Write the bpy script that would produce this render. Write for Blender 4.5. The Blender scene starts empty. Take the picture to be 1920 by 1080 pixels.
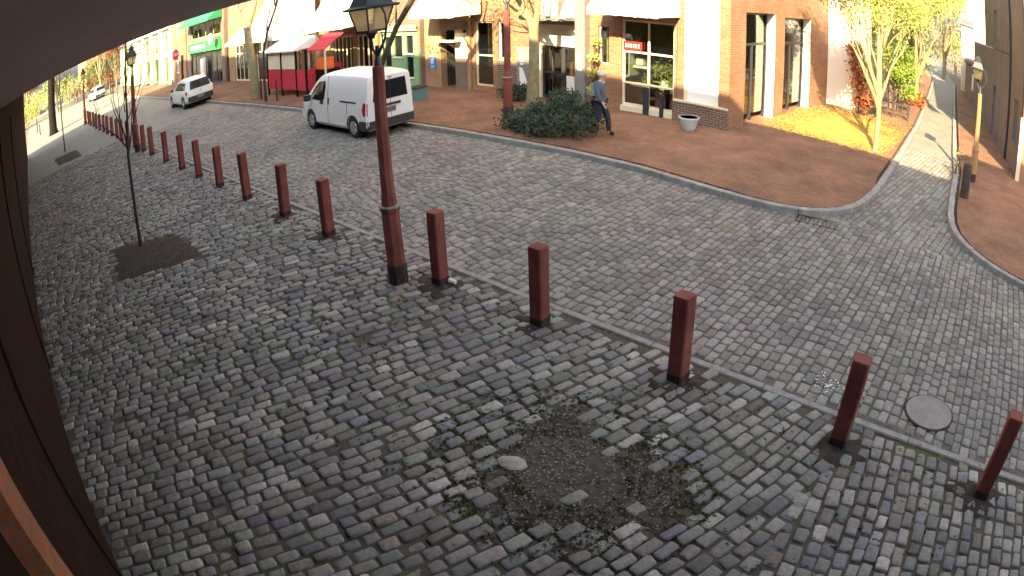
import bpy, bmesh, math, random
import numpy as np
from mathutils import Vector, Matrix
random.seed(7); rng = np.random.default_rng(7)
SC = bpy.context.scene; COL = SC.collection
R = math.radians
# ------------------------------------------------------------------ camera (wide-angle street camera with barrel lens)
PITCH, ROLL, CH = 0.48284764406632047, -0.007120134234612149, 4.4
KP = [0.0411566553140996, 0.0002201633352749595, -1.2441186204202388e-05, 1.1038552691921037e-06]   # lens curve
SHX, SHY = 0.04944259627794771, 0.005525473895656634
cd = bpy.data.cameras.new('camera'); cd.type = 'PANO'; cd.panorama_type = 'FISHEYE_LENS_POLYNOMIAL'
cd.sensor_width = 36; cd.sensor_fit = 'HORIZONTAL'; cd.fisheye_fov = math.pi
cd.fisheye_polynomial_k0 = 0
for i_ in range(4): setattr(cd, 'fisheye_polynomial_k%d' % (i_ + 1), -KP[i_])
cd.shift_x = -SHX; cd.shift_y = SHY
cd.clip_start = 0.05; cd.clip_end = 2000
cp, sp = math.cos(PITCH), math.sin(PITCH); cr, sr = math.cos(ROLL), math.sin(ROLL)
Fv = Vector((0, cp, -sp)); R0 = Vector((1, 0, 0)); U0 = Vector((0, sp, cp))
Rv = R0 * cr + U0 * sr; Uv = -R0 * sr + U0 * cr
cam = bpy.data.objects.new('camera', cd); COL.objects.link(cam); SC.camera = cam
cam.matrix_world = Matrix(((Rv.x, Uv.x, -Fv.x, 0), (Rv.y, Uv.y, -Fv.y, 0), (Rv.z, Uv.z, -Fv.z, CH), (0, 0, 0, 1)))
# ------------------------------------------------------------------ street frame: s runs up the street (to the left), t across it
A0 = 2.4619
DX, DY = math.cos(A0), math.sin(A0)       # +s
NX, NY = DY, -DX                           # +t
RZ = A0 - math.pi                          # local x = u = -s, local y = t
def W(s, t, z=0.0): return Vector((s * DX + t * NX, s * DY + t * NY, z))
# ------------------------------------------------------------------ light
SUN_EL = R(31); SH = R(20)
shx, shy = math.cos(SH) * NX + math.sin(SH) * DX, math.cos(SH) * NY + math.sin(SH) * DY   # direction shadows fall
to_sun = Vector((-shx * math.cos(SUN_EL), -shy * math.cos(SUN_EL), math.sin(SUN_EL)))
sl = bpy.data.lights.new('sun', 'SUN'); sl.energy = 5.0; sl.angle = R(0.5); sl.color = (1.0, 0.79, 0.44)
so = bpy.data.objects.new('sun', sl); COL.objects.link(so); so.rotation_euler = to_sun.to_track_quat('Z', 'Y').to_euler()
so.location = (0, 0, 30)
wd = bpy.data.worlds.new('World'); SC.world = wd; wd.use_nodes = True
wn = wd.node_tree; bg = wn.nodes['Background']; sky = wn.nodes.new('ShaderNodeTexSky')
sky.sky_type = 'NISHITA'; sky.sun_disc = False; sky.sun_elevation = SUN_EL
sky.sun_rotation = math.atan2(to_sun.x, to_sun.y); sky.air_density = 1.0; sky.dust_density = 3.0; sky.ozone_density = 1.0
hsv = wn.nodes.new('ShaderNodeHueSaturation'); hsv.inputs['Saturation'].default_value = 0.35
wn.links.new(sky.outputs[0], hsv.inputs['Color']); wn.links.new(hsv.outputs[0], bg.inputs[0]); bg.inputs[1].default_value = 0.115
SC.view_settings.view_transform = 'Standard'; SC.view_settings.look = 'None'
SC.view_settings.exposure = 2.1; SC.view_settings.gamma = 1.0
try: SC.cycles.max_bounces = 6; SC.cycles.transparent_max_bounces = 12; SC.cycles.use_denoising = True
except Exception: pass

# ------------------------------------------------------------------ helpers
class MB:
    def __init__(s): s.v = []; s.f = []; s.m = []; s.sm = []
    def add(s, vs, fs, mi=0, smooth=False):
        b = len(s.v); s.v += [tuple(v) for v in vs]
        for f in fs: s.f.append(tuple(b + i for i in f)); s.m.append(mi); s.sm.append(smooth)
        return s
    def box(s, x0, x1, y0, y1, z0, z1, mi=0):
        v = [(x0,y0,z0),(x1,y0,z0),(x1,y1,z0),(x0,y1,z0),(x0,y0,z1),(x1,y0,z1),(x1,y1,z1),(x0,y1,z1)]
        return s.add(v, [(0,3,2,1),(4,5,6,7),(0,1,5,4),(1,2,6,5),(2,3,7,6),(3,0,4,7)], mi)
    def prism(s, poly, z0, z1, mi=0):
        n = len(poly); v = [(x, y, z0) for x, y in poly] + [(x, y, z1) for x, y in poly]
        f = [tuple(range(n))[::-1], tuple(range(n, 2*n))] + [(i, (i+1) % n, n + (i+1) % n, n + i) for i in range(n)]
        return s.add(v, f, mi)
    def tube(s, pts, rad, n=8, mi=0, cap=True, smooth=True, twist=0):
        pts = [Vector(p) for p in pts]; m = len(pts)
        if not hasattr(rad, '__len__'): rad = [rad] * m
        v = []; pa = None
        for i, p in enumerate(pts):
            t = (pts[min(i+1, m-1)] - pts[max(i-1, 0)]).normalized()
            if pa is None:
                pa = t.orthogonal().normalized() if abs(t.z) < .9 else Vector((1, 0, 0)) - t * t.x
            a = (pa - t * pa.dot(t)).normalized(); pa = a; b = t.cross(a)
            for k in range(n):
                q = 2 * math.pi * k / n + twist
                v.append(p + (a * math.cos(q) + b * math.sin(q)) * rad[i])
        f = [(i*n+k, i*n+(k+1) % n, (i+1)*n+(k+1) % n, (i+1)*n+k) for i in range(m-1) for k in range(n)]
        s.add(v, f, mi, smooth)
        if cap:
            b = len(s.v) - m*n
            s.f += [tuple(b+k for k in range(n))[::-1], tuple(b+(m-1)*n+k for k in range(n))]; s.m += [mi, mi]; s.sm += [False, False]
        return s
    def lathe(s, prof, n=16, mi=0, c=(0, 0), smooth=True, twist=0):
        return s.tube([(c[0], c[1], z) for r, z in prof], [r for r, z in prof], n, mi, True, smooth, twist)
    def build(s, name, mats, parent=None, loc=None, rz=None, sharp=35):
        me = bpy.data.meshes.new(name); me.from_pydata(s.v, [], s.f)
        if not isinstance(mats, (list, tuple)): mats = [mats]
        for m in mats: me.materials.append(m)
        me.polygons.foreach_set('material_index', s.m); me.polygons.foreach_set('use_smooth', [True] * len(s.f) if any(s.sm) else s.sm)
        bm = bmesh.new(); bm.from_mesh(me); bmesh.ops.recalc_face_normals(bm, faces=bm.faces); bm.to_mesh(me); bm.free()
        if any(s.sm): me.set_sharp_from_angle(angle=R(sharp))
        me.update()
        return link(name, me, parent, loc, rz)
def link(name, me, parent=None, loc=None, rz=None):
    o = bpy.data.objects.new(name, me); COL.objects.link(o)
    if parent is not None: o.parent = parent
    if loc is not None: o.location = loc
    if rz is not None: o.rotation_euler = (0, 0, rz)
    return o
def tag(o, label=None, cat=None, group=None, kind=None):
    if label: o['label'] = label
    if cat: o['category'] = cat
    if group: o['group'] = group
    if kind: o['kind'] = kind
    return o
def thing(name, label, cat, loc=(0, 0, 0), rz=RZ, group=None):
    o = bpy.data.objects.new(name, None); COL.objects.link(o); o.location = loc; o.rotation_euler = (0, 0, rz)
    o.empty_display_size = .2
    return tag(o, label, cat, group)
def copy_tree(o, parent=None):
    c = o.copy(); COL.objects.link(c)
    if parent is not None: c.parent = parent
    for ch in list(o.children): copy_tree(ch, c)
    return c
def again(o, label, loc, rz=None):
    c = copy_tree(o); c['label'] = label; c.location = loc
    if rz is not None: c.rotation_euler = (0, 0, rz)
    return c

# ------------------------------------------------------------------ materials
def nodes(name):
    m = bpy.data.materials.new(name); m.use_nodes = True; nt = m.node_tree
    return m, nt, nt.nodes['Principled BSDF']
def noise(nt, scale, detail=4, vec=None, rough=.6):
    n = nt.nodes.new('ShaderNodeTexNoise'); n.inputs['Scale'].default_value = scale; n.inputs['Detail'].default_value = detail
    n.inputs['Roughness'].default_value = rough
    if vec is not None: nt.links.new(vec, n.inputs['Vector'])
    return n
def coords(nt):
    return nt.nodes.new('ShaderNodeTexCoord').outputs['Object']
def ramp(nt, fac, stops):
    r = nt.nodes.new('ShaderNodeValToRGB'); nt.links.new(fac, r.inputs[0]); e = r.color_ramp.elements
    while len(e) < len(stops): e.new(.5)
    for i, (p, c) in enumerate(stops): e[i].position = p; e[i].color = (*c, 1)
    return r.outputs[0]
def mixc(nt, a, b, fac=.5, mode='MIX'):
    n = nt.nodes.new('ShaderNodeMix'); n.data_type = 'RGBA'; n.blend_type = mode
    if hasattr(fac, 'links') or hasattr(fac, 'is_output'): nt.links.new(fac, n.inputs[0])
    else: n.inputs[0].default_value = fac
    for i, x in ((6, a), (7, b)):
        if isinstance(x, tuple): n.inputs[i].default_value = (*x, 1)
        else: nt.links.new(x, n.inputs[i])
    return n.outputs[2]
def bump(nt, b, height, strength=.3, dist=.01):
    n = nt.nodes.new('ShaderNodeBump'); n.inputs['Strength'].default_value = strength; n.inputs['Distance'].default_value = dist
    nt.links.new(height, n.inputs['Height']); nt.links.new(n.outputs[0], b.inputs['Normal'])
def plain(name, c, rough=.7, var=.25, scale=6, metal=0, bmp=.15, spec=.5):
    m, nt, b = nodes(name); co = coords(nt); n = noise(nt, scale, 5, co)
    c1 = tuple(x * (1 - var) for x in c); c2 = tuple(min(1, x * (1 + var)) for x in c)
    nt.links.new(ramp(nt, n.outputs[0], [(.3, c1), (.7, c2)]), b.inputs['Base Color'])
    b.inputs['Roughness'].default_value = rough; b.inputs['Metallic'].default_value = metal
    b.inputs['Specular IOR Level'].default_value = spec
    if bmp: bump(nt, b, noise(nt, scale * 8, 3, co).outputs[0], bmp, .01)
    return m
def brick(name, c1, c2, mortar, bw=.21, bh=.07, ms=.008, ground=False, var=.35, rot=0, rough=.85):
    m, nt, b = nodes(name); co = coords(nt)
    sx = nt.nodes.new('ShaderNodeSeparateXYZ'); nt.links.new(co, sx.inputs[0]); cb = nt.nodes.new('ShaderNodeCombineXYZ')
    if ground:
        mp = nt.nodes.new('ShaderNodeMapping'); mp.inputs['Rotation'].default_value = (0, 0, rot); nt.links.new(co, mp.inputs[0]); vec = mp.outputs[0]
    else:
        ad = nt.nodes.new('ShaderNodeMath'); ad.operation = 'ADD'; nt.links.new(sx.outputs[0], ad.inputs[0]); nt.links.new(sx.outputs[1], ad.inputs[1])
        nt.links.new(ad.outputs[0], cb.inputs[0]); nt.links.new(sx.outputs[2], cb.inputs[1]); vec = cb.outputs[0]
    t = nt.nodes.new('ShaderNodeTexBrick'); nt.links.new(vec, t.inputs['Vector'])
    t.inputs['Scale'].default_value = 1; t.inputs['Brick Width'].default_value = bw; t.inputs['Row Height'].default_value = bh
    t.inputs['Mortar Size'].default_value = ms; t.inputs['Mortar Smooth'].default_value = .2; t.inputs['Bias'].default_value = 0
    t.inputs['Color1'].default_value = (*c1, 1); t.inputs['Color2'].default_value = (*c2, 1); t.inputs['Mortar'].default_value = (*mortar, 1)
    n = noise(nt, .9, 5, co); col = mixc(nt, t.outputs[0], ramp(nt, n.outputs[0], [(.25, (1-var,)*3), (.75, (1+var*.4,)*3)]), 1.0, 'MULTIPLY')
    n2 = noise(nt, 14, 3, co); col = mixc(nt, col, ramp(nt, n2.outputs[0], [(.3, (.8,)*3), (.7, (1.1,)*3)]), 1.0, 'MULTIPLY')
    nt.links.new(col, b.inputs['Base Color']); b.inputs['Roughness'].default_value = rough
    iv = nt.nodes.new('ShaderNodeMath'); iv.operation = 'SUBTRACT'; iv.inputs[0].default_value = 1; nt.links.new(t.outputs['Fac'], iv.inputs[1])
    bump(nt, b, iv.outputs[0], .6, .006)
    return m
def glassmat(name, tint=(.8, .85, .82), refl=.12, rough=.03, milk=0):
    m, nt, b = nodes(name); nt.nodes.remove(b); out = nt.nodes['Material Output']
    tr = nt.nodes.new('ShaderNodeBsdfTransparent'); tr.inputs[0].default_value = (*tint, 1)
    gl = nt.nodes.new('ShaderNodeBsdfGlossy'); gl.inputs['Roughness'].default_value = rough
    lw = nt.nodes.new('ShaderNodeLayerWeight'); lw.inputs[0].default_value = .35
    ma = nt.nodes.new('ShaderNodeMath'); ma.operation = 'MULTIPLY_ADD'; nt.links.new(lw.outputs['Fresnel'], ma.inputs[0]); ma.inputs[1].default_value = .8; ma.inputs[2].default_value = refl
    mx = nt.nodes.new('ShaderNodeMixShader'); nt.links.new(ma.outputs[0], mx.inputs[0]); nt.links.new(tr.outputs[0], mx.inputs[1]); nt.links.new(gl.outputs[0], mx.inputs[2])
    if milk:
        tl = nt.nodes.new('ShaderNodeBsdfTranslucent'); tl.inputs[0].default_value = (.95, .9, .75, 1); m2 = nt.nodes.new('ShaderNodeMixShader'); m2.inputs[0].default_value = milk
        nt.links.new(mx.outputs[0], m2.inputs[1]); nt.links.new(tl.outputs[0], m2.inputs[2]); mx = m2
    nt.links.new(mx.outputs[0], out.inputs[0]); return m
def leafmat(name, stops, scale=3):
    m, nt, b = nodes(name); co = coords(nt); n = noise(nt, scale, 3, co)
    nt.links.new(ramp(nt, n.outputs[0], stops), b.inputs['Base Color']); b.inputs['Roughness'].default_value = .6
    b.inputs['Specular IOR Level'].default_value = .25
    out = nt.nodes['Material Output']; tl = nt.nodes.new('ShaderNodeBsdfTranslucent'); nt.links.new(ramp(nt, n.outputs[0], stops), tl.inputs[0])
    mx = nt.nodes.new('ShaderNodeMixShader'); mx.inputs[0].default_value = .35
    nt.links.new(b.outputs[0], mx.inputs[1]); nt.links.new(tl.outputs[0], mx.inputs[2]); nt.links.new(mx.outputs[0], out.inputs[0])
    return m
def stonemat(name, moss=.0, gain=1.0, rough=.72):
    m, nt, b = nodes(name); co = coords(nt)
    at = nt.nodes.new('ShaderNodeAttribute'); at.attribute_name = 'tint'
    n = noise(nt, 22, 5, co, .7); col = mixc(nt, at.outputs['Color'], ramp(nt, n.outputs[0], [(.25, (.62,)*3), (.75, (1.28,)*3)]), 1.0, 'MULTIPLY')
    n2 = noise(nt, .55, 4, co); col = mixc(nt, col, ramp(nt, n2.outputs[0], [(.3, (.80*gain, .80*gain, .84*gain)), (.7, (1.15*gain, 1.1*gain, 1.08*gain))]), 1.0, 'MULTIPLY')
    n3 = noise(nt, .35, 5, co, .7); col = mixc(nt, col, ramp(nt, n3.outputs[0], [(.32, (.86, 1.0, .95)), (.45, (1.0, 1.04, .98)), (.58, (1.02, .98, 1.02)), (.7, (1.02, .95, .80))]), 1.0, 'MULTIPLY')
    n4 = noise(nt, 3.1, 5, co, .75); col = mixc(nt, col, ramp(nt, n4.outputs[0], [(.30, (.62, .60, .55)), (.46, (1, 1, 1))]), .8, 'MULTIPLY')
    nt.links.new(col, b.inputs['Base Color']); b.inputs['Roughness'].default_value = rough
    bump(nt, b, noise(nt, 45, 4, co).outputs[0], .45, .012)
    return m

def wornpaint(name, c, fade, chip):
    m, nt, b = nodes(name); co = coords(nt); ge = nt.nodes.new('ShaderNodeNewGeometry').outputs['Position']
    n = noise(nt, 2.2, 5, ge, .65); col = ramp(nt, n.outputs[0], [(.32, c), (.68, fade)])
    n2 = noise(nt, 11, 6, ge, .75); k = ramp(nt, n2.outputs[0], [(.60, (0, 0, 0)), (.66, (1, 1, 1))])
    nt.links.new(mixc(nt, col, chip, k), b.inputs['Base Color']); b.inputs['Roughness'].default_value = .8; b.inputs['Specular IOR Level'].default_value = .3
    bump(nt, b, noise(nt, 30, 4, co).outputs[0], .4, .008); return m
M = dict(
 stone=stonemat('granite_sett', gain=1.12), road=stonemat('road_sett', gain=1.10),
 joint=None,
 maroon=wornpaint('maroon_paint', (.15, .038, .032), (.26, .088, .068), (.12, .08, .065)),
 maroon_dark=plain('worn_dark_base', (.035, .022, .022), .7, .4, 14),
 granite=plain('granite_kerb', (.27, .26, .25), .8, .25, 9, bmp=.4),
 granite_far=plain('granite_kerb_grey', (.27, .27, .26), .8, .3, 5, bmp=.4),
 soil=plain('bare_soil', (.046, .035, .028), .95, .6, 7, bmp=1.0),
 soffit=plain('painted_soffit', (.52, .41, .43), .7, .12, 3),
 darkwood=plain('dark_brown_wood', (.022, .013, .010), .95, .3, 5, spec=.05),
 orangebrick=brick('orange_brick_pier', (.34, .13, .06), (.28, .10, .05), (.2, .14, .1)),
 whitepaint=plain('van_white_paint', (.80, .82, .82), .28, .02, 2, bmp=0),
 cream=plain('cream_paint', (.72, .66, .48), .6, .06, 3),
 white=plain('white_paint', (.82, .81, .78), .6, .04, 3),
 canvas=plain('white_canvas', (.84, .82, .80), .85, .04, 2),
 black=plain('black_rubber', (.012, .012, .013), .75, .3, 8),
 darkgrey=plain('dark_grey_plastic', (.035, .037, .04), .6, .2, 6),
 iron=plain('dark_painted_iron', (.03, .035, .045), .45, .3, 8),
 grey=plain('grey_painted_metal', (.22, .22, .21), .6, .15, 6),
 chrome=plain('silver_metal', (.55, .55, .57), .3, .1, 6, metal=.9),
 carglass=plain('dark_car_glass', (.015, .017, .02), .06, .1, 2, bmp=0),
 redlight=plain('red_lens', (.45, .01, .02), .2, .1, 5, bmp=0),
 glass=glassmat('shop_glass'),
 lampglass=glassmat('frosted_lamp_glass', (1, .98, .90), .0, .3, .35),
 brickred=brick('orange_red_brick', (.42, .20, .10), (.33, .14, .07), (.30, .24, .18)),
 brickbrown=brick('brown_brick', (.20, .11, .07), (.15, .08, .055), (.34, .30, .26), ms=.010),
 bricklight=brick('tan_brick', (.46, .29, .15), (.40, .24, .12), (.35, .28, .2)),
 greywall=plain('grey_brown_render', (.19, .142, .118), .85, .15, 1.5),
 green=plain('pale_green_paint', (.23, .42, .22), .6, .1, 4),
 deepgreen=plain('deep_green_paint', (.03, .26, .12), .5, .15, 4),
 brightgreen=plain('bright_green_sign', (.04, .42, .10), .5, .1, 4),
 redcloth=plain('red_cloth', (.52, .035, .06), .8, .15, 4),
 orange=plain('orange_panel', (.8, .16, .04), .6, .15, 4),
 blue=plain('blue_sign', (.05, .22, .60), .5, .05, 4, bmp=0),
 red=plain('red_sign', (.62, .03, .03), .5, .05, 4, bmp=0),
 darkroom=plain('dark_interior', (.05, .045, .035), .9, .3, 2),
 creamroom=plain('cream_interior', (.50, .46, .34), .9, .2, 2),
 greenroom=plain('green_grey_interior', (.22, .30, .24), .9, .25, 2),
 pot=plain('pale_blue_glazed_pot', (.50, .58, .60), .4, .08, 4),
 barkpale=plain('pale_bark', (.24, .215, .12), .9, .3, 7, bmp=.5),
 barkblack=plain('blackish_bark', (.016, .012, .011), .95, .4, 7, bmp=.5, spec=.1),
 barkdark=plain('dark_bark', (.055, .042, .035), .9, .4, 7, bmp=.5),
 skin=plain('skin', (.55, .36, .28), .6, .05, 5, bmp=0),
 hair=plain('grey_hair', (.60, .57, .55), .8, .15, 20),
 jacket=plain('blue_grey_jacket', (.075, .11, .15), .85, .2, 9),
 trousers=plain('navy_trousers', (.022, .024, .045), .85, .2, 9),
 leafyellow=leafmat('yellow_green_leaf', [(.3, (.38, .43, .10)), (.55, (.52, .56, .18)), (.75, (.24, .36, .07))]),
 leafgreen=leafmat('green_leaf', [(.3, (.14, .24, .04)), (.7, (.32, .40, .08))]),
 leafred=leafmat('russet_leaf', [(.3, (.22, .07, .035)), (.7, (.45, .18, .08))]),
 leafdark=leafmat('blue_green_needle', [(.3, (.03, .06, .035)), (.5, (.06, .10, .06)), (.7, (.11, .14, .09))], 3),
 leafolive=leafmat('olive_leaf', [(.3, (.30, .30, .08)), (.7, (.52, .45, .14))]),
 paper=plain('white_paper', (.8, .82, .85), .7, .03, 3, bmp=0),
 teal=plain('teal_paint', (.10, .22, .26), .6, .1, 4),
 grit=plain('worn_grit', (.090, .075, .062), .95, .6, 12, bmp=1.0),
 sunlit_maroon=plain('sunlit_maroon_post', (.36, .19, .085), .6, .15, 5),  # lit copy of the maroon paint, strong sun put into its colour
 concrete=plain('concrete_cover', (.255, .245, .235), .9, .15, 7, bmp=.4),
)

# ------------------------------------------------------------------ joint / sheet materials
def jointmat():
    m, nt, b = nodes('joint_earth'); co = coords(nt)
    n = noise(nt, 1.3, 5, co); c = ramp(nt, n.outputs[0], [(.35, (.072, .066, .062)), (.52, (.105, .090, .068)), (.63, (.095, .100, .048)), (.75, (.14, .105, .07))])
    n2 = noise(nt, 60, 3, co); c = mixc(nt, c, ramp(nt, n2.outputs[0], [(.3, (.6,)*3), (.7, (1.4,)*3)]), 1.0, 'MULTIPLY')
    nt.links.new(c, b.inputs['Base Color']); b.inputs['Roughness'].default_value = .95
    bump(nt, b, n2.outputs[0], .8, .02); return m
M['joint'] = jointmat(); M['roadjoint'] = plain('road_joint_grit', (.105, .098, .09), .95, .4, 2.5, bmp=.6)
M['roadsheet'] = brick('far_setts', (.33, .315, .28), (.265, .25, .23), (.15, .14, .12), .24, .13, .014, True, .25, 0, .7)
M['walksheet'] = brick('brick_paving', (.32, .155, .090), (.245, .12, .075), (.13, .10, .08), .20, .10, .008, True, .5, R(0), .8)
M['ground'] = plain('distant_ground', (.16, .13, .10), .95, .3, .3)

def in_poly(x, y, poly):
    x = np.asarray(x); y = np.asarray(y); c = np.zeros(x.shape, bool); n = len(poly)
    for i in range(n):
        x1, y1 = poly[i]; x2, y2 = poly[(i + 1) % n]
        if y1 == y2: continue
        k = ((y1 > y) != (y2 > y)) & (x < (x2 - x1) * (y - y1) / (y2 - y1) + x1); c ^= k
    return c
def setts(name, ok, u0, u1, t0, t1, ang, rowh, l0, l1, gap, palette, mat, seed, jit=.008, zj=.006):
    """worn granite setts laid in courses; one mesh, a tint per stone"""
    rs = np.random.default_rng(seed); ca, sa = math.cos(ang), math.sin(ang)
    cor = [(u, t) for u in (u0, u1) for t in (t0, t1)]
    a = [c[0]*ca + c[1]*sa for c in cor]; b = [-c[0]*sa + c[1]*ca for c in cor]
    V = []; F = []; T = []; bcur = min(b)
    k8 = np.array([(-1,-.5),(-.55,-1),(.55,-1),(1,-.5),(1,.5),(.55,1),(-.55,1),(-1,.5)])
    while bcur < max(b):
        rh = rowh * rs.uniform(.9, 1.12); acur = min(a) + rs.uniform(-.3, 0)
        amp, ph = rs.uniform(.0, .012), rs.uniform(0, 6)
        while acur < max(a):
            L = rs.uniform(l0, l1); ac = acur + L/2; bc = bcur + rh/2 + amp*math.sin(ac*2+ph)
            acur += L
            x = ac*ca - bc*sa; y = ac*sa + bc*ca
            if not (u0 <= x <= u1 and t0 <= y <= t1) or not ok(x, y): continue
            hx, hy = L/2 - gap*rs.uniform(.35, .75), rh/2 - gap*rs.uniform(.35, .75)
            cut = rs.uniform(.35, .72, 8); o = k8.copy()
            pts = np.empty((8, 2))
            for i, (px, py) in enumerate(o):
                if abs(px) == 1: pts[i] = (px*hx, math.copysign(hy - .035*cut[i], py))
                else: pts[i] = (math.copysign(hx - .035*cut[i], px), py*hy)
            pts += rs.uniform(-jit, jit, (8, 2)); th = rs.normal(0, .02); c_, s_ = math.cos(th), math.sin(th)
            pts = pts @ np.array([[c_, s_], [-s_, c_]])
            tx, ty = rs.normal(0, .022, 2); dz = rs.normal(0, zj) ; base = len(V)
            for sc, z in ((1.0, -.03), (.965, -.006), (.86, .002), (.5, .005)):
                for p in pts:
                    qx, qy = p*sc; zz = z + (dz + qx*tx + qy*ty if z > -.02 else 0)
                    V.append((x + qx*ca - qy*sa, y + qx*sa + qy*ca, zz))
            for r in range(3):
                for i in range(8):
                    j = (i+1) % 8; F.append((base+r*8+i, base+r*8+j, base+(r+1)*8+j, base+(r+1)*8+i))
            F.append(tuple(base+24+i for i in range(8)))
            c = palette[rs.integers(len(palette))]; g = rs.uniform(.72, 1.28)
            T += [(c[0]*g, c[1]*g, c[2]*g, 1)] * 25
        bcur += rh
    me = bpy.data.meshes.new(name); me.from_pydata(V, [], F); me.materials.append(mat)
    me.polygons.foreach_set('use_smooth', [True]*len(F))
    at = me.attributes.new('tint', 'FLOAT_COLOR', 'FACE'); at.data.foreach_set('color', np.array(T, dtype=np.float32).ravel())
    me.update(); o = link(name, me, None, (0, 0, 0), RZ); return tag(o, kind='structure')

GREYS = [(.205,.20,.195), (.24,.232,.225), (.18,.178,.18), (.215,.232,.215), (.18,.20,.19), (.27,.26,.25), (.17,.168,.195), (.205,.188,.168), (.15,.148,.145), (.225,.212,.205), (.33,.32,.30)]
ROADG = [(.225,.218,.205), (.24,.23,.215), (.21,.215,.20), (.20,.196,.188), (.23,.215,.205), (.215,.21,.195)]
PIT = [(-14.65,1.85), (-13.5,3.5), (-11.4,3.55), (-12.35,1.45)]       # (u,t) tree pit by the young tree
PIT2 = [(-37.6,1.3), (-33.2,1.5), (-32.4,3.3), (-36.8,3.2)]
nr = np.random.default_rng(5)
def walk_ok(x, y):
    if x > -16 and in_poly([x], [y], PIT)[0]: return False
    e = ((x + 2.85)/.86)**2 + ((y - 3.75)/.68)**2 + .3*math.sin(4*x + 3*y) + .2*math.sin(9*x - 5*y)
    if e < .85: return nr.random() < .06
    if e < 1.9 and nr.random() < .30: return False
    return True
KL = [(60,11.75), (30,11.75), (13.8,11.95), (9.5,12.05), (7.5,12.0), (6.05,11.82), (4.75,11.72), (4.1,11.78), (3.6,11.98), (3.2,12.35), (2.9,12.9), (2.76,13.7), (2.72,14.8), (2.75,15.9), (2.85,18.75), (3.1,25.2), (3.9,37.5), (4.9,51)]
KR = [(-9,12.3), (-5,12.0), (-2.6,11.95), (-1.58,12.06), (-1.0,12.2), (-.5,12.5), (-.05,12.95), (.28,13.5), (.47,14.3), (.55,15.2), (.6,16.2), (.72,19.4), (1.0,22.4), (2.0,36.5), (2.9,51)]
ROADP = [(-s, t) for s, t in KL if t < 22] + [(-2.95, 20.8), (-.8, 20.8)] + [(-s, t) for s, t in KR[::-1] if t < 20] + [(9, 6.1), (-60, 6.1)]
def road_ok(x, y): return bool(in_poly([x], [y], ROADP)[0])

S1 = setts('sidewalk', lambda x, y: walk_ok(x, y) and x < -.79, -32, 8, -.8, 6.02, R(76), .148, .19, .33, .022, GREYS, M['stone'], 1, .011, .008)
S2 = setts('sidewalk', lambda x, y: x >= -.87, -.87, 6, -.8, 6.02, R(97), .152, .17, .27, .022, GREYS, M['stone'], 2, .011, .008)
S3 = setts('road', road_ok, -30, 5, 6.2, 12.2, R(91), .135, .17, .26, .014, ROADG, M['road'], 3, .005, .004)
S4 = setts('road', road_ok, -3.4, 1.5, 12.1, 20.8, R(84), .135, .17, .26, .014, ROADG, M['road'], 4, .005, .004)

def sheet(name, poly, z, mat, thick=None):
    mb = MB()
    if thick: mb.prism(poly, z - thick, z)
    else: mb.add([(x, y, z) for x, y in poly], [tuple(range(len(poly)))])
    o = mb.build(name, mat, None, (0, 0, 0), RZ)
    if not thick and o.data.polygons[0].normal.z < 0: o.data.flip_normals()
    return tag(o, kind='structure')
sheet('ground', [(-700,-700), (700,-700), (700,700), (-700,700)], -.06, M['ground'])
sheet('joint_bed', [(-32,-.9), (9,-.9), (9,6.1), (-32,6.1)], -.0145, M['joint'])
sheet('road_bed', [(-30,6.1), (9,6.1), (9,12.6), (0,20.8), (-3.2,20.8), (-30,12.6)], -.0105, M['roadjoint'])
sheet('road', [(-200,6.1), (-30,6.1), (-30,12.6), (-200,12.6)], -.004, M['roadsheet'])
sheet('sidewalk', [(-200,-.9), (-32,-.9), (-32,6.1), (-200,6.1)], -.004, M['roadsheet'])
sheet('alley_road', [(-2.95,20.8), (-.8,20.8), (-1.0,22.4), (-2.0,36.5), (-2.9,51), (-9,90), (-11,90), (-4.9,51), (-3.9,37.5), (-3.1,25.2)], -.004, M['roadsheet'])
# raised brick sidewalks
sheet('brick_sidewalk', [(-s, t+.1) for s, t in KL[:-5]] + [(-s-.1, t) for s, t in KL[-5:]] + [(-60,51)], .115, M['walksheet'], .14)
sheet('brick_sidewalk', [(-s, t+.1) for s, t in KR[:6]] + [(-s+.1, t) for s, t in KR[6:]] + [(9,51)], .115, M['walksheet'], .14)

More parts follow.
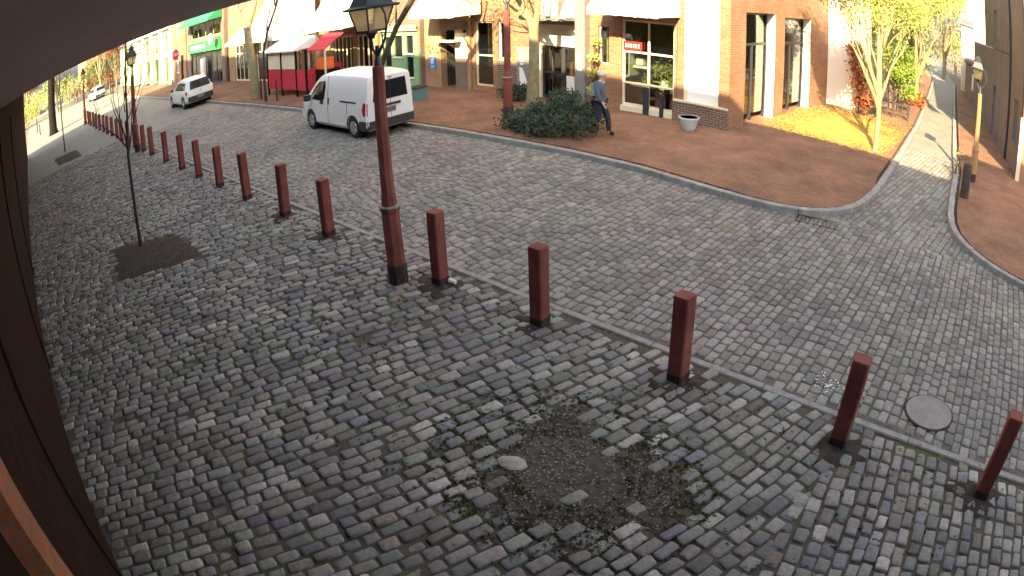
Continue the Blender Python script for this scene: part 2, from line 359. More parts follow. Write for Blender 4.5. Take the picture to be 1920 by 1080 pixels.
def kerb(name, pts, w, z0, z1, seg, mat, side=1):
    P_ = []; acc = 0
    for (s0, t0), (s1, t1) in zip(pts[:-1], pts[1:]):
        L = math.hypot(s1-s0, t1-t0); n = max(1, int(L/.12)) if L < 20 else int(L/.5)
        for k in range(n): P_.append((-(s0+(s1-s0)*k/n), t0+(t1-t0)*k/n))
    P_.append((-pts[-1][0], pts[-1][1])); P_ = np.array(P_)
    for _ in range(12): P_[1:-1] = (P_[:-2] + 2*P_[1:-1] + P_[2:]) / 4
    d = np.gradient(P_, axis=0); d /= np.linalg.norm(d, axis=1)[:, None]; nn = np.stack([-d[:, 1], d[:, 0]], 1) * side
    cum = np.concatenate([[0], np.cumsum(np.linalg.norm(np.diff(P_, axis=0), axis=1))])
    mb = MB(); pos = 0.
    while pos < cum[-1] - .1:
        e = min(cum[-1], pos + seg*random.uniform(.7, 1.3)); q = np.linspace(pos + .006, e - .006, 6)
        a = np.stack([np.interp(q, cum, P_[:, 0]), np.interp(q, cum, P_[:, 1])], 1); nb = np.stack([np.interp(q, cum, nn[:, 0]), np.interp(q, cum, nn[:, 1])], 1)
        b = a + nb * w; dz = random.uniform(-.004, .006); j = random.uniform(-.006, .006)
        prof = [(0, z0), (0, z1 - .018), (.12, z1), (.9, z1), (1, z1 - .012), (1, z0)]
        vs = []
        for i in range(6):
            for f, z in prof: p = a[i]*(1-f) + b[i]*f + nb[i]*j; vs.append((p[0], p[1], z + dz))
        m = len(prof); fs = [(i*m+k, i*m+k+1, (i+1)*m+k+1, (i+1)*m+k) for i in range(5) for k in range(m-1)]
        fs += [tuple(range(m)), tuple(5*m+k for k in range(m))]
        mb.add(vs, fs); pos = e
    return tag(mb.build(name, mat, None, (0, 0, 0), RZ), kind='structure')
kerb('kerb', [(-8, 6.05), (60, 6.05)], .115, -.1, .016, 1.3, M['granite'], -1)
kerb('kerb', KL, .17, -.1, .125, 1.5, M['granite_far'], -1)
kerb('kerb', KR, .17, -.1, .125, 1.5, M['granite_far'], 1)

# soil patches: mounded earth with an irregular edge
def mound(name, c, rx, ry, rz, h, rough=.2, seed=0, poly=None, mat=None):
    rs = random.Random(seed); N = 40; vs = [(c[0], c[1], h)]; fs = []
    ph = [rs.uniform(0, 6) for _ in range(4)]
    for k, f in enumerate((.3, .6, .85, 1.0)):
        for i in range(N):
            a = 2*math.pi*i/N
            rr = 1 + rough*(math.sin(3*a+ph[0])*.4 + math.sin(5*a+ph[1])*.35 + math.sin(11*a+ph[2])*.25)
            x, y = rx*rr*f*math.cos(a), ry*rr*f*math.sin(a)
            if poly:
                # squash on to the polygon outline
                best = 1e9
                for (x1, y1), (x2, y2) in zip(poly, poly[1:]+poly[:1]):
                    dx, dy = math.cos(a), math.sin(a); ex, ey = x2-x1, y2-y1; det = dx*(-ey) + dy*ex
                    if abs(det) < 1e-9: continue
                    t_ = ((x1-c[0])*(-ey) + (y1-c[1])*ex)/det; u_ = (dx*(y1-c[1]) - dy*(x1-c[0]))/det
                    if t_ > 0 and -.001 <= u_ <= 1.001: best = min(best, t_)
                x, y = best*f*math.cos(a)*(1+.04*math.sin(9*a+ph[3])), best*f*math.sin(a)*(1+.04*math.sin(7*a+ph[0]))
            cz, sz = math.cos(rz), math.sin(rz)
            vs.append((c[0] + x*cz - y*sz, c[1] + x*sz + y*cz, [h*.95, h*.7, h*.3, -.022][k] + rs.uniform(-.006, .006)*(k < 3)))
    for i in range(N):
        fs.append((0, 1+i, 1+(i+1) % N))
        for k in range(3): b = 1+k*N; fs.append((b+i, b+(i+1) % N, b+N+(i+1) % N, b+N+i))
    mb = MB(); mb.add(vs, fs, 0, True)
    return tag(mb.build(name, mat or M['soil'], None, (0, 0, 0), RZ, 80), kind='structure')
pc = lambda p: (sum(a for a, b in p)/len(p), sum(b for a, b in p)/len(p))
mound('bare_soil', pc(PIT), 1, 1, 0, .022, 0, 1, PIT)
mound('bare_soil', pc(PIT2), 1, 1, 0, .03, 0, 2, PIT2)
mound('bare_soil', (-2.85, 3.75), 1.15, .95, 0, -.004, .3, 3, None, M['grit'])
# gravel scattered over the worn patch and moss tufts in the joints
mb = MB()
for _ in range(1600):
    a, r = random.uniform(0, 6.28), random.random()**.6*1.1
    x, y, q = -2.95 + r*1.05*math.cos(a), 3.72 + r*.85*math.sin(a), random.uniform(.006, .02)
    vs = [(x + q*random.uniform(.7, 1.2)*math.cos(k*1.57), y + q*random.uniform(.7, 1.2)*math.sin(k*1.57), .0) for k in range(4)] + [(x, y, q*.9)]
    mb.add(vs, [(0, 1, 4), (1, 2, 4), (2, 3, 4), (3, 0, 4)])
M['gravel'] = plain('loose_gravel', (.30, .27, .24), .9, .7, 30)
tag(mb.build('gravel', M['gravel'], None, (0, 0, 0), RZ), 'loose gravel and grit scattered over the worn bare patch', kind='stuff')
mb = MB()
for _ in range(3400):
    if random.random() < .6:
        a, r = random.uniform(0, 6.28), random.uniform(.55, 1.45); x, y = -2.95 + r*1.05*math.cos(a), 3.72 + r*.85*math.sin(a)
    else: x, y = random.uniform(-9, 1), random.uniform(2.2, 5.9)
    for k in range(3):
        q = random.uniform(.008, .022); a = random.uniform(0, 6.28); dx, dy = q*math.cos(a), q*math.sin(a)
        mb.add([(x-dx*.4, y-dy*.4, -.018), (x+dx*.4, y+dy*.4, -.018), (x+dx+random.uniform(-.01,.01), y+dy, q*.4), (x-dx, y-dy, q*.5)], [(0, 1, 2, 3)]); x += random.uniform(-.03, .03); y += random.uniform(-.03, .03)
M['moss'] = leafmat('moss', [(.3, (.07, .085, .025)), (.7, (.15, .14, .05))])
tag(mb.build('moss', M['moss'], None, (0, 0, 0), RZ), 'low moss and weeds in the joints of the setts', kind='stuff')
# fallen leaves
mb = MB()
for _ in range(1300):
    w = random.random()
    if w < .35: x, y = random.uniform(-14, 3), random.uniform(5.4, 6.4)
    elif w < .6: x, y, = random.uniform(-9, 0), random.uniform(12.3, 16)
    else: x, y = random.uniform(-16, 4), random.uniform(0, 12)
    z = .125 if y > 12.1 else .012
    q = random.uniform(.012, .03); a = random.uniform(0, 6.28)
    vs = [(x + q*r*math.cos(a+k), y + q*r*math.sin(a+k), z + random.uniform(0, .012)) for k, r in ((0, 1), (1.3, .6), (3.1, .9), (4.9, .6))]
    mb.add(vs, [(0, 1, 2, 3)])
M['deadleaf'] = leafmat('dead_leaf', [(.3, (.20, .13, .06)), (.7, (.36, .27, .12))], 1)
tag(mb.build('fallen_leaves', M['deadleaf'], None, (0, 0, 0), RZ), 'dry leaves scattered over the setts and brick paving', kind='stuff')

mb = MB()  # golden flakes stand for sun glare on the brick, stopped at the shadow edge
for _ in range(17000):
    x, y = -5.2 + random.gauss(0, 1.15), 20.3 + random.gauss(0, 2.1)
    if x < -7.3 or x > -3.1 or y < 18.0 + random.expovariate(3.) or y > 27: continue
    q = random.uniform(.03, .06); a = random.uniform(0, 6.28)
    mb.add([(x + q*r*math.cos(a+k), y + q*r*math.sin(a+k), .118 + random.uniform(0, .012)) for k, r in ((0, 1), (1.3, .8), (3.1, 1), (4.9, .8))], [(0, 1, 2, 3)])
M['sunpatch'] = leafmat('sun_patch_gold', [(.3, (.60, .36, .09)), (.7, (.78, .54, .17))], 1)
tag(mb.build('sun_patch_flakes', M['sunpatch'], None, (0, 0, 0), RZ), 'golden leaf-shaped flakes coloured to stand for bright sun on the brick by the doorways', kind='stuff')

# ------------------------------------------------------------------ buildings
class TH:
    def __init__(s, name, label, cat, u, t, z=0, rz=0, group=None):
        s.u, s.t, s.z = u, t, z; s.root = thing(name, label, cat, W(-u, t, z), RZ, group)
    def mb(s): return MB()
    def part(s, mb, name, mat, parent=None, sharp=35):
        mb.v = [(x - s.u, y - s.t, z - s.z) for x, y, z in mb.v]
        return mb.build(name, mat, parent or s.root, sharp=sharp)
def wall_boxes(mb, u0, u1, t0, t1, z0, z1, holes):
    us = sorted({u0, u1, *[h[0] for h in holes], *[h[1] for h in holes]}); zs = sorted({z0, z1, *[h[2] for h in holes], *[h[3] for h in holes]})
    us = [u for u in us if u0 <= u <= u1]; zs = [z for z in zs if z0 <= z <= z1]
    for a, b in zip(us[:-1], us[1:]):
        run = None
        for c, d in zip(zs[:-1], zs[1:]):
            solid = not any(h[0] < (a+b)/2 < h[1] and h[2] < (c+d)/2 < h[3] for h in holes)
            if solid: run = (run[0], d) if run else (c, d)
            if (not solid or d == zs[-1]) and run: mb.box(a, b, t0, t1, run[0], run[1]); run = None
def window(T, ua, ub, za, zb, t, cols=1, rows=(), fr='cream', room='creamroom', fw=.07, deep=2.2, name='window', set_in=.08, items=None):
    """glazed opening: frame with mullions, pane, and the room seen through it"""
    f = T.mb(); y0, y1 = t + set_in, t + set_in + .07
    f.box(ua, ua+fw, y0, y1, za, zb); f.box(ub-fw, ub, y0, y1, za, zb)
    f.box(ua+fw, ub-fw, y0, y1, zb-fw, zb); f.box(ua+fw, ub-fw, y0, y1, za, za+fw)
    for k in range(1, cols):
        x = ua + (ub-ua)*k/cols; f.box(x-fw*.4, x+fw*.4, y0+.004, y1-.004, za+fw, zb-fw)
    for z in rows: f.box(ua+fw, ub-fw, y0-.006, y1-.01, z-fw*.4, z+fw*.4)
    w = T.part(f, name, M[fr])
    g = T.mb().box(ua+fw, ub-fw, y0+.03, y0+.036, za+fw, zb-fw); T.part(g, 'pane', M['glass'], w)
    r = T.mb(); a, b, c, d = ua+.01, ub-.01, y1+.01, y1+deep
    r.box(a-.6, b+.6, d, d+.05, za-.3, zb+.1); r.box(a-.65, a-.6, c, d, za-.3, zb+.1); r.box(b+.6, b+.65, c, d, za-.3, zb+.1)
    r.box(a-.6, b+.6, c, d, zb+.1, zb+.15); r.box(a-.6, b+.6, c, d, za-.35, za-.3)
    T.part(r, 'interior', M[room], w)
    if items:
        rr = random.Random(int(ua*100) & 0xffff)
        for _ in range(items):
            x = rr.uniform(ua+.15, ub-.35); y = rr.uniform(y1+.25, y1+deep*.7); h = rr.uniform(.3, 1.3); ww = rr.uniform(.15, .5)
            T.part(T.mb().box(x, x+ww, y, y+.3, za-.25, za+h), 'display_stand', M[rr.choice(['white', 'greenroom', 'orangebrick', 'darkgrey'])], w)
    return w
def upper_windows(T, u0, u1, t, zs, step, w=.9, h=1.5, fr='cream'):
    out = []; n = max(1, int((u1-u0)/step))
    for z in zs:
        for k in range(n):
            c = u0 + (u1-u0)*(k+.5)/n; out.append((c-w/2, c+w/2, z, z+h))
    return out
def awning(T, ua, ub, t, out, zlo, zhi, val=.18, mat='canvas'):
    a = T.mb(); n = max(6, int((ub-ua)/.12)); vs = []; fs = []
    y = t - out
    def ring(x, w):
        return [(x, t-.02, zhi), (x, t-.5*out, (zlo+zhi)/2 - .03), (x, y, zlo), (x, y-.012, zlo - val + .03*w), (x, y+.004, zlo - val + .03*w), (x, y+.014, zlo-.015), (x, t-.5*out, (zlo+zhi)/2 - .045), (x, t-.02, zhi-.02)]
    for k in range(n+1): vs += ring(ua + (ub-ua)*k/n, abs(math.sin(k*1.2)))
    m = 8
    for k in range(n):
        for j in range(m): fs.append((k*m+j, k*m+(j+1) % m, (k+1)*m+(j+1) % m, (k+1)*m+j))
    fs += [tuple(range(m)), tuple(n*m+j for j in range(m))]
    for x, sx in ((ua, .004), (ub, -.004)):      # side cheeks
        b = len(vs); vs += [(x+sx, t-.02, zhi-.03), (x+sx, y+.01, zlo-.02), (x+sx, y+.01, zlo-val*.8), (x+sx, t-.02, zlo-val*.8)]; fs.append((b, b+1, b+2, b+3))
    a.add(vs, fs, 0); o = T.part(a, 'awning', M[mat])
    for x in (ua+.06, ub-.06): T.part(T.mb().tube([(x, t, zlo-.1), (x, y+.03, zlo-.03)], .012, 6), 'awning_arm', M['grey'], o)
    return o
def text(T_or_parent, s, size, mat, loc, rot, parent, name='lettering', depth=.004):
    cu = bpy.data.curves.new('txt', 'FONT'); cu.body = s; cu.size = size; cu.extrude = depth; cu.align_x = 'CENTER'; cu.align_y = 'CENTER'
    o = bpy.data.objects.new('txt', cu); COL.objects.link(o); bpy.context.view_layer.update()
    me = bpy.data.meshes.new_from_object(o.evaluated_get(bpy.context.evaluated_depsgraph_get())); bpy.data.objects.remove(o); bpy.data.curves.remove(cu)
    me.materials.clear(); me.materials.append(mat); me.name = name
    q = link(name, me, parent); q.location = loc; q.rotation_euler = rot; return q

G0 = .115
# --- corner building with the boarded white window and two doorways on its side
T = TH('corner_building', 'orange brick corner building with a big white window panel and two tall doorways', 'building', -7.6, 16.6, G0)
w = T.mb(); holes = [(-8.95, -7.66, .72, 4.3)]
wall_boxes(w, -9.2, -7.56, 16.6, 16.9, .7, 9.5, holes + [(-8.8, -7.9, 5.4, 7.2)])
T.part(w, 'wall', M['brickred'])
w = T.mb().box(-9.3, -7.5, 16.52, 16.9, G0, .7); T.part(w, 'low_wall', M['brickbrown'])
w = T.mb().box(-9.26, -7.5, 16.49, 16.62, .70, .76); T.part(w, 'sill', M['cream'])
f = T.mb(); f.box(-8.95, -8.84, 16.56, 16.7, .76, 4.3); f.box(-7.77, -7.66, 16.56, 16.7, .76, 4.3); f.box(-8.84, -7.77, 16.56, 16.7, 4.2, 4.3)
fo = T.part(f, 'window_frame', M['cream'])
w = T.mb().box(-8.84, -7.77, 16.62, 16.68, .76, 4.2); T.part(w, 'white_panel', M['white'], fo)
# side wall along the lane, slightly askew: from (u-7.56,t16.9) to (u-6.9,t24.3)
side = thing('side', None, None); bpy.data.objects.remove(side)
sa0 = math.atan2(.55, 7.4)
def sidewall_part(mb, name, mat, parent=None):
    o = mb.build(name, mat, parent or T.root); 
    if parent is None: o.location = (-7.5 - T.u, 16.52 - T.t, -T.z); o.rotation_euler = (0, 0, math.pi/2 - sa0)
    return o
# local frame of the side wall: x runs back along the lane, y points into the building, z up
w = MB(); wall_boxes(w, .0, 8.1, .0, .34, G0, 9.5, [(.95, 3.0, 0, 3.6), (3.75, 6.15, 0, 3.5), (1.3, 2.6, 5.3, 7.1), (4.3, 5.6, 5.3, 7.1)]); 
sw = sidewall_part(w, 'side_wall', M['brickred'])
for (a, b, h) in ((.95, 3.0, 3.6), (3.75, 6.15, 3.5)):
    f = MB(); f.box(a, a+.07, .30, .40, G0, h); f.box(b-.07, b, .30, .40, G0, h); f.box(a+.07, b-.07, .30, .40, h-.1, h); f.box(a+.07, b-.07, .31, .39, 2.5, 2.58)
    f.box((a+b)/2-.05, (a+b)/2+.05, .31, .39, G0, 2.5)
    d = sidewall_part(f, 'door_frame', M['iron'])
    g = MB(); g.box(a+.07, b-.07, .345, .355, 2.58, h-.1); g.box(a+.07, (a+b)/2-.05, .345, .355, G0+.2, 2.5); g.box((a+b)/2+.05, b-.07, .345, .355, G0+.2, 2.5)
    o = g.build('pane', M['glass'], d)
    g = MB(); g.box(a, b, 1.9, 1.95, G0, h); g.box(a-.05, a, .42, 1.9, G0, h); g.box(b, b+.05, .42, 1.9, G0, h); g.box(a, b, .42, 1.9, h, h+.05); o = g.build('interior', M['darkroom'], d)
    j = MB().box(b-.012, b+.006, .004, .3, G0, h-.01); o = j.build('white_reveal', M['white'], d)
s_ = MB().box(1.15, 1.45, .26, .29, 2.0, 2.28); sg = sidewall_part(s_, 'red_sign', M['red'])
for a, b in ((1.3, 2.6), (4.3, 5.6)):
    f = MB(); f.box(a, b, .06, .1, 5.3, 5.38); f.box(a, b, .06, .1, 7.02, 7.1); f.box(a, a+.07, .06, .1, 5.38, 7.02); f.box(b-.07, b, .06, .1, 5.38, 7.02); f.box(a+.07, b-.07, .07, .09, 6.16, 6.22)
    d = sidewall_part(f, 'upper_window', M['white']); g = MB().box(a+.07, b-.07, .095, .1, 5.38, 7.02); g.build('pane', M['carglass'], d)
f = MB(); f.box(-8.8, -8.73, 16.66, 16.7, 5.4, 7.2); f.box(-7.97, -7.9, 16.66, 16.7, 5.4, 7.2); f.box(-8.73, -7.97, 16.66, 16.7, 7.13, 7.2); f.box(-8.73, -7.97, 16.66, 16.7, 5.4, 5.47)
uw = T.part(f, 'upper_window', M['white']); g = T.mb().box(-8.73, -7.97, 16.7, 16.71, 5.47, 7.13); T.part(g, 'pane', M['carglass'], uw)
g = T.mb().prism([(-9.3, 16.45), (-7.35, 16.45), (-6.7, 24.8), (-9.3, 24.8)], 9.5, 9.75); T.part(g, 'roof', M['greywall'])
g = T.mb().prism([(-9.2, 23.9), (-7.3, 23.9), (-7.3, 24.3), (-9.2, 24.3)], G0, 9.5); T.part(g, 'rear_wall', M['brickred'])

# --- shop with the long window, plants and red sign
T = TH('shop_building', 'brick shop with a wide plant-filled window under a white scalloped awning', 'building', -10.2, 16.6, G0)
w = T.mb(); H1 = [(-11.12, -9.3, G0, 3.02), (-10.8, -9.9, 5.4, 7.1)]
wall_boxes(w, -12.28, -9.22, 16.6, 16.9, G0, 9.5, H1 + [(-11.95, -11.56, 1.5, 2.75)]); T.part(w, 'wall', M['brickred'])
wn_ = window(T, -11.12, -9.3, .28, 3.02, 16.6, 2, (1.99, 1.0), 'cream', 'creamroom', .07, 2.6, items=None)
q = T.mb(); rr = random.Random(3)
q.box(-11.0, -10.3, 16.95, 17.3, .85, .93, 0); q.box(-11.0, -10.3, 16.95, 17.3, 1.45, 1.52, 0); q.box(-10.85, -10.6, 17.0, 17.2, 1.55, 1.75, 0); q.box(-9.95, -9.72, 17.0, 17.2, .75, 1.15, 0)
q.box(-10.15, -9.4, 17.0, 17.5, .3, .66, 1); q.box(-9.8, -9.65, 16.9, 17.0, .3, .9, 3)
T.part(q, 'display', [M['white'], M['orangebrick'], M['greenroom'], M['darkgrey']], wn_)
q = T.mb()
for c, rad, cnt in (((-10.05, 17.1, 1.45), .28, 260), ((-9.55, 17.15, 1.2), .3, 320), ((-10.6, 17.3, 1.15), .2, 160), ((-9.7, 17.2, 1.6), .2, 150)):
    for _ in range(cnt):
        a, b_, r = rr.uniform(0, 6.28), rr.uniform(-1, 1), rad*rr.random()**.5; sq = math.sqrt(1-b_*b_); p = Vector((c[0]+r*sq*math.cos(a), c[1]+r*sq*math.sin(a), c[2]+r*b_*1.3)); e = Vector((rr.gauss(0,1), rr.gauss(0,1), rr.gauss(0,1))).normalized()*.04; g_ = e.orthogonal().normalized()*.025
        q.add([p-e, p+g_, p+e, p-g_], [(0, 1, 2, 3)])
T.part(q, 'plants', M['leafolive'], wn_)
q = T.mb().box(-11.12, -9.3, 16.55, 16.9, G0, .28); T.part(q, 'window_base', M['cream'])
q = T.mb().box(-10.28, -10.1, 16.5, 16.56, G0, .95); T.part(q, 'door_post', M['iron'])
q = T.mb().box(-9.72, -9.6, 16.51, 16.56, G0, .8); T.part(q, 'door_post', M['iron'])
q = T.mb().box(-11.06, -10.42, 16.62, 16.66, 2.06, 2.32); rs_ = T.part(q, 'red_sign', M['red'])
text(None, 'OPEN', .17, M['white'], (-.56, .015, 2.075), (R(90), 0, 0), rs_) if False else None
q = T.mb()
for k in range(6): q.box(-10.98+k*.09, -10.94+k*.09, 16.614, 16.621, 2.13, 2.25)
T.part(q, 'lettering', M['white'], rs_)
w2 = window(T, -11.95, -11.56, 1.5, 2.75, 16.6, 1, (), 'white', 'creamroom', .04, .6)
awning(T, -11.45, -9.1, 16.6, 1.25, 3.42, 4.6, .22)
f = T.mb(); f.box(-10.8, -10.73, 16.66, 16.72, 5.4, 7.1); f.box(-9.97, -9.9, 16.66, 16.72, 5.4, 7.1); f.box(-10.73, -9.97, 16.66, 16.72, 5.4, 5.47); f.box(-10.73, -9.97, 16.66, 16.72, 7.03, 7.1); uw = T.part(f, 'upper_window', M['white'])
g = T.mb().box(-10.73, -9.97, 16.73, 16.74, 5.47, 7.03); T.part(g, 'pane', M['carglass'], uw)
g = T.mb().box(-12.28, -9.21, 16.5, 21, 9.5, 9.7); T.part(g, 'roof', M['greywall'])

# --- shop with grey pillar
T = TH('shop_building', 'shop with cream fascia, grey steel canopy frame and tall grey pillar behind the forked tree', 'building', -13.4, 16.6, G0)
w = T.mb(); wall_boxes(w, -14.35, -12.66, 16.6, 16.9, G0, 9.5, [(-14.25, -12.75, G0, 1.95), (-13.9, -13.0, 5.4, 7.1)]); T.part(w, 'wall', M['cream'])
q = T.mb().box(-12.66, -12.29, 16.35, 16.75, G0, 9.5); T.part(q, 'pillar', M['grey'])
q = T.mb()
for k in range(5): q.box(-12.56, -12.4, 16.338, 16.349, 1.25+k*.13, 1.33+k*.13)
T.part(q, 'pillar_lettering', M['white'])
window(T, -14.25, -13.4, G0+.02, 1.95, 16.6, 2, (1.0,), 'darkgrey', 'darkroom', .07, 1.8, items=4)
dr = window(T, -13.4, -12.75, G0+.02, 1.95, 16.6, 1, (), 'darkgrey', 'darkroom', .08, 1.8, 'door')
q = T.mb().box(-13.28, -12.95, 16.70, 16.705, .3, .95); T.part(q, 'notice', M['white'], dr)
q = T.mb(); q.box(-14.3, -12.4, 15.6, 15.68, 2.98, 3.06); q.box(-14.3, -12.4, 16.52, 16.6, 2.7, 2.85); q.box(-14.3, -14.22, 15.6, 16.55, 2.94, 3.0); q.box(-12.75, -12.67, 15.6, 16.55, 2.94, 3.0); q.box(-14.3, -12.66, 15.68, 16.5, 2.9, 2.93)
T.part(q, 'canopy_frame', M['grey'])
f = T.mb(); f.box(-13.9, -13.83, 16.66, 16.72, 5.4, 7.1); f.box(-13.07, -13.0, 16.66, 16.72, 5.4, 7.1); f.box(-13.83, -13.07, 16.66, 16.72, 5.4, 5.47); f.box(-13.83, -13.07, 16.66, 16.72, 7.03, 7.1); uw = T.part(f, 'upper_window', M['white'])
g = T.mb().box(-13.83, -13.07, 16.73, 16.74, 5.47, 7.03); T.part(g, 'pane', M['carglass'], uw)
g = T.mb().box(-14.36, -12.28, 16.5, 21, 9.5, 9.7); T.part(g, 'roof', M['greywall'])

# --- brown brick shop with bright windows
T = TH('shop_building', 'brown brick shop with tall pale windows left of the forked tree', 'building', -15.9, 16.5, G0)
w = T.mb(); wall_boxes(w, -17.4, -14.36, 16.5, 16.8, G0, 9.3, [(-17.25, -16.35, .3, 2.75), (-16.1, -15.5, 1.35, 2.75), (-16.8, -15.9, 5.2, 6.9)]); T.part(w, 'wall', M['brickred'])
window(T, -17.25, -16.35, .3, 2.75, 16.5, 1, (1.45,), 'cream', 'greenroom', .06, 1.5, items=3)
window(T, -16.1, -15.5, 1.35, 2.75, 16.5, 1, (), 'white', 'creamroom', .06, .5)
g = T.mb().box(-16.1, -14.5, 16.44, 16.5, G0, 1.3); T.part(g, 'plinth', M['brickbrown'])
f = T.mb(); f.box(-16.8, -16.73, 16.56, 16.62, 5.2, 6.9); f.box(-15.97, -15.9, 16.56, 16.62, 5.2, 6.9); f.box(-16.73, -15.97, 16.56, 16.62, 5.2, 5.27); f.box(-16.73, -15.97, 16.56, 16.62, 6.83, 6.9); uw = T.part(f, 'upper_window', M['white'])
g = T.mb().box(-16.73, -15.97, 16.63, 16.64, 5.27, 6.83); T.part(g, 'pane', M['carglass'], uw)
g = T.mb().box(-17.4, -14.37, 16.4, 21, 9.3, 9.5); T.part(g, 'roof', M['greywall'])

# --- recessed entrance under the second white awning
T = TH('cafe_building', 'brick cafe with a dark recessed entrance under a wide white awning', 'building', -18.6, 16.4, G0)
w = T.mb(); wall_boxes(w, -19.95, -17.42, 16.4, 16.7, G0, 9.3, [(-19.0, -17.55, G0, 2.75), (-19.3, -18.3, 5.2, 6.9)]); T.part(w, 'wall', M['bricklight'])
q = T.mb(); q.box(-19.0, -17.5, 18.2, 18.25, G0, 2.75); q.box(-19.05, -19.0, 16.7, 18.2, G0, 2.8); q.box(-17.5, -17.45, 16.7, 18.2, G0, 2.8); q.box(-19.0, -17.5, 16.7, 18.2, 2.75, 2.8); T.part(q, 'entrance_recess', M['darkroom'])
q = T.mb().box(-19.0, -17.55, 16.34, 16.44, 2.42, 2.75); T.part(q, 'lintel', M['brickbrown'])
q = T.mb().box(-18.3, -17.6, 16.5, 16.56, 1.3, 2.3); T.part(q, 'cream_panel', M['cream'])
q = T.mb().box(-18.3, -17.6, 16.49, 16.57, G0, 1.28); T.part(q, 'entrance_screen', M['greywall'])
q = T.mb().box(-18.75, -18.32, 16.9, 16.94, 1.85, 2.35); T.part(q, 'white_notice', M['white'])
q = T.mb().box(-19.0, -17.9, 16.05, 16.38, 1.98, 2.03); T.part(q, 'shelf_canopy', M['white'])
q = T.mb().box(-19.65, -19.28, 16.37, 16.4, .85, 1.32); bs = T.part(q, 'blue_sign', M['blue'])
q = T.mb(); q.box(-19.56, -19.52, 16.362, 16.37, 1.05, 1.26); q.box(-19.50, -19.46, 16.362, 16.37, 1.05, 1.26); q.box(-19.44, -19.40, 16.362, 16.37, 1.05, 1.26); q.box(-19.56, -19.36, 16.362, 16.37, .95, .98); q.box(-19.56, -19.36, 16.362, 16.37, .89, .91); T.part(q, 'lettering', M['white'], bs)
awning(T, -19.25, -16.8, 16.4, 1.3, 3.22, 4.7, .22)
f = T.mb(); f.box(-19.3, -19.23, 16.46, 16.52, 5.2, 6.9); f.box(-18.37, -18.3, 16.46, 16.52, 5.2, 6.9); f.box(-19.23, -18.37, 16.46, 16.52, 5.2, 5.27); f.box(-19.23, -18.37, 16.46, 16.52, 6.83, 6.9); uw = T.part(f, 'upper_window', M['white'])
g = T.mb().box(-19.23, -18.37, 16.53, 16.54, 5.27, 6.83); T.part(g, 'pane', M['carglass'], uw)
g = T.mb().box(-19.96, -17.41, 16.3, 21, 9.3, 9.5); T.part(g, 'roof', M['greywall'])

# --- pale green shopfront
T = TH('green_shop_building', 'brown brick building with a pale green painted shopfront', 'building', -21.2, 16.2, G0)
w = T.mb(); wall_boxes(w, -22.6, -19.97, 16.2, 16.5, G0, 9.0, [(-22.5, -20.0, G0, 2.5), (-21.8, -20.9, 5, 6.7)]); T.part(w, 'wall', M['brickbrown'])
w = T.mb(); wall_boxes(w, -22.5, -20.0, 16.1, 16.24, G0, 2.5, [(-22.2, -21.75, .9, 2.2), (-21.55, -21.0, 1.35, 2.25), (-20.75, -20.3, 1.5, 2.25), (-20.75, -20.3, .5, 1.35)]); gf = T.part(w, 'shopfront', M['green'])
for (a, b, c, d) in ((-22.2, -21.75, .9, 2.2), (-21.55, -21.0, 1.35, 2.25), (-20.75, -20.3, 1.5, 2.25), (-20.75, -20.3, .5, 1.35)):
    q = T.mb().box(a, b, 16.17, 16.18, c, d); T.part(q, 'window', M['carglass'], gf)
    q = T.mb().box(a-.04, b+.04, 16.04, 16.11, c-.06, c-.005); T.part(q, 'window_sill', M['white'], gf)
q = T.mb()
for k in range(12): q.box(-22.45+k*.21, -22.37+k*.21, 16.0, 16.06, 2.5, 2.68)
q.box(-22.5, -20.0, 15.98, 16.22, 2.46, 2.5); T.part(q, 'cornice', M['cream'])
f = T.mb(); f.box(-21.8, -21.73, 16.26, 16.32, 5.0, 6.7); f.box(-20.97, -20.9, 16.26, 16.32, 5.0, 6.7); f.box(-21.73, -20.97, 16.26, 16.32, 5.0, 5.07); f.box(-21.73, -20.97, 16.26, 16.32, 6.63, 6.7); uw = T.part(f, 'upper_window', M['white'])
g = T.mb().box(-21.73, -20.97, 16.33, 16.34, 5.07, 6.63); T.part(g, 'pane', M['carglass'], uw)
g = T.mb().box(-22.6, -19.97, 16.1, 21, 9.0, 9.2); T.part(g, 'roof', M['greywall'])

# --- mullioned windows and white column
T = TH('shop_building', 'brick shop with a row of narrow mullioned windows and a white column', 'building', -25.2, 16.0, G0)
w = T.mb(); wall_boxes(w, -27.9, -22.61, 16.0, 16.3, G0, 9.0, [(-26.2, -24.5, .6, 2.35), (-24.2, -23.0, G0, 2.35), (-25.8, -24.8, 5, 6.7)]); T.part(w, 'wall', M['bricklight'])
window(T, -26.2, -24.5, .6, 2.35, 16.0, 5, (), 'cream', 'darkroom', .06, 1.2, items=3)
window(T, -24.2, -23.0, G0+.01, 2.35, 16.0, 3, (), 'cream', 'darkroom', .06, 1.2)
q = T.mb().box(-27.9, -27.5, 15.75, 16.02, G0, 2.85); T.part(q, 'column', M['cream'])
q = T.mb().box(-27.4, -23.6, 15.85, 16.02, 2.5, 2.85); T.part(q, 'fascia', M['brickbrown'])
awning(T, -25.9, -22.7, 16.0, 1.7, 3.05, 5.2, .2)
f = T.mb(); f.box(-25.8, -25.73, 16.06, 16.12, 5.3, 7.0)
T.part(f, 'upper_window', M['white'])
g = T.mb().box(-27.9, -22.61, 15.9, 21, 9.0, 9.2); T.part(g, 'roof', M['greywall'])

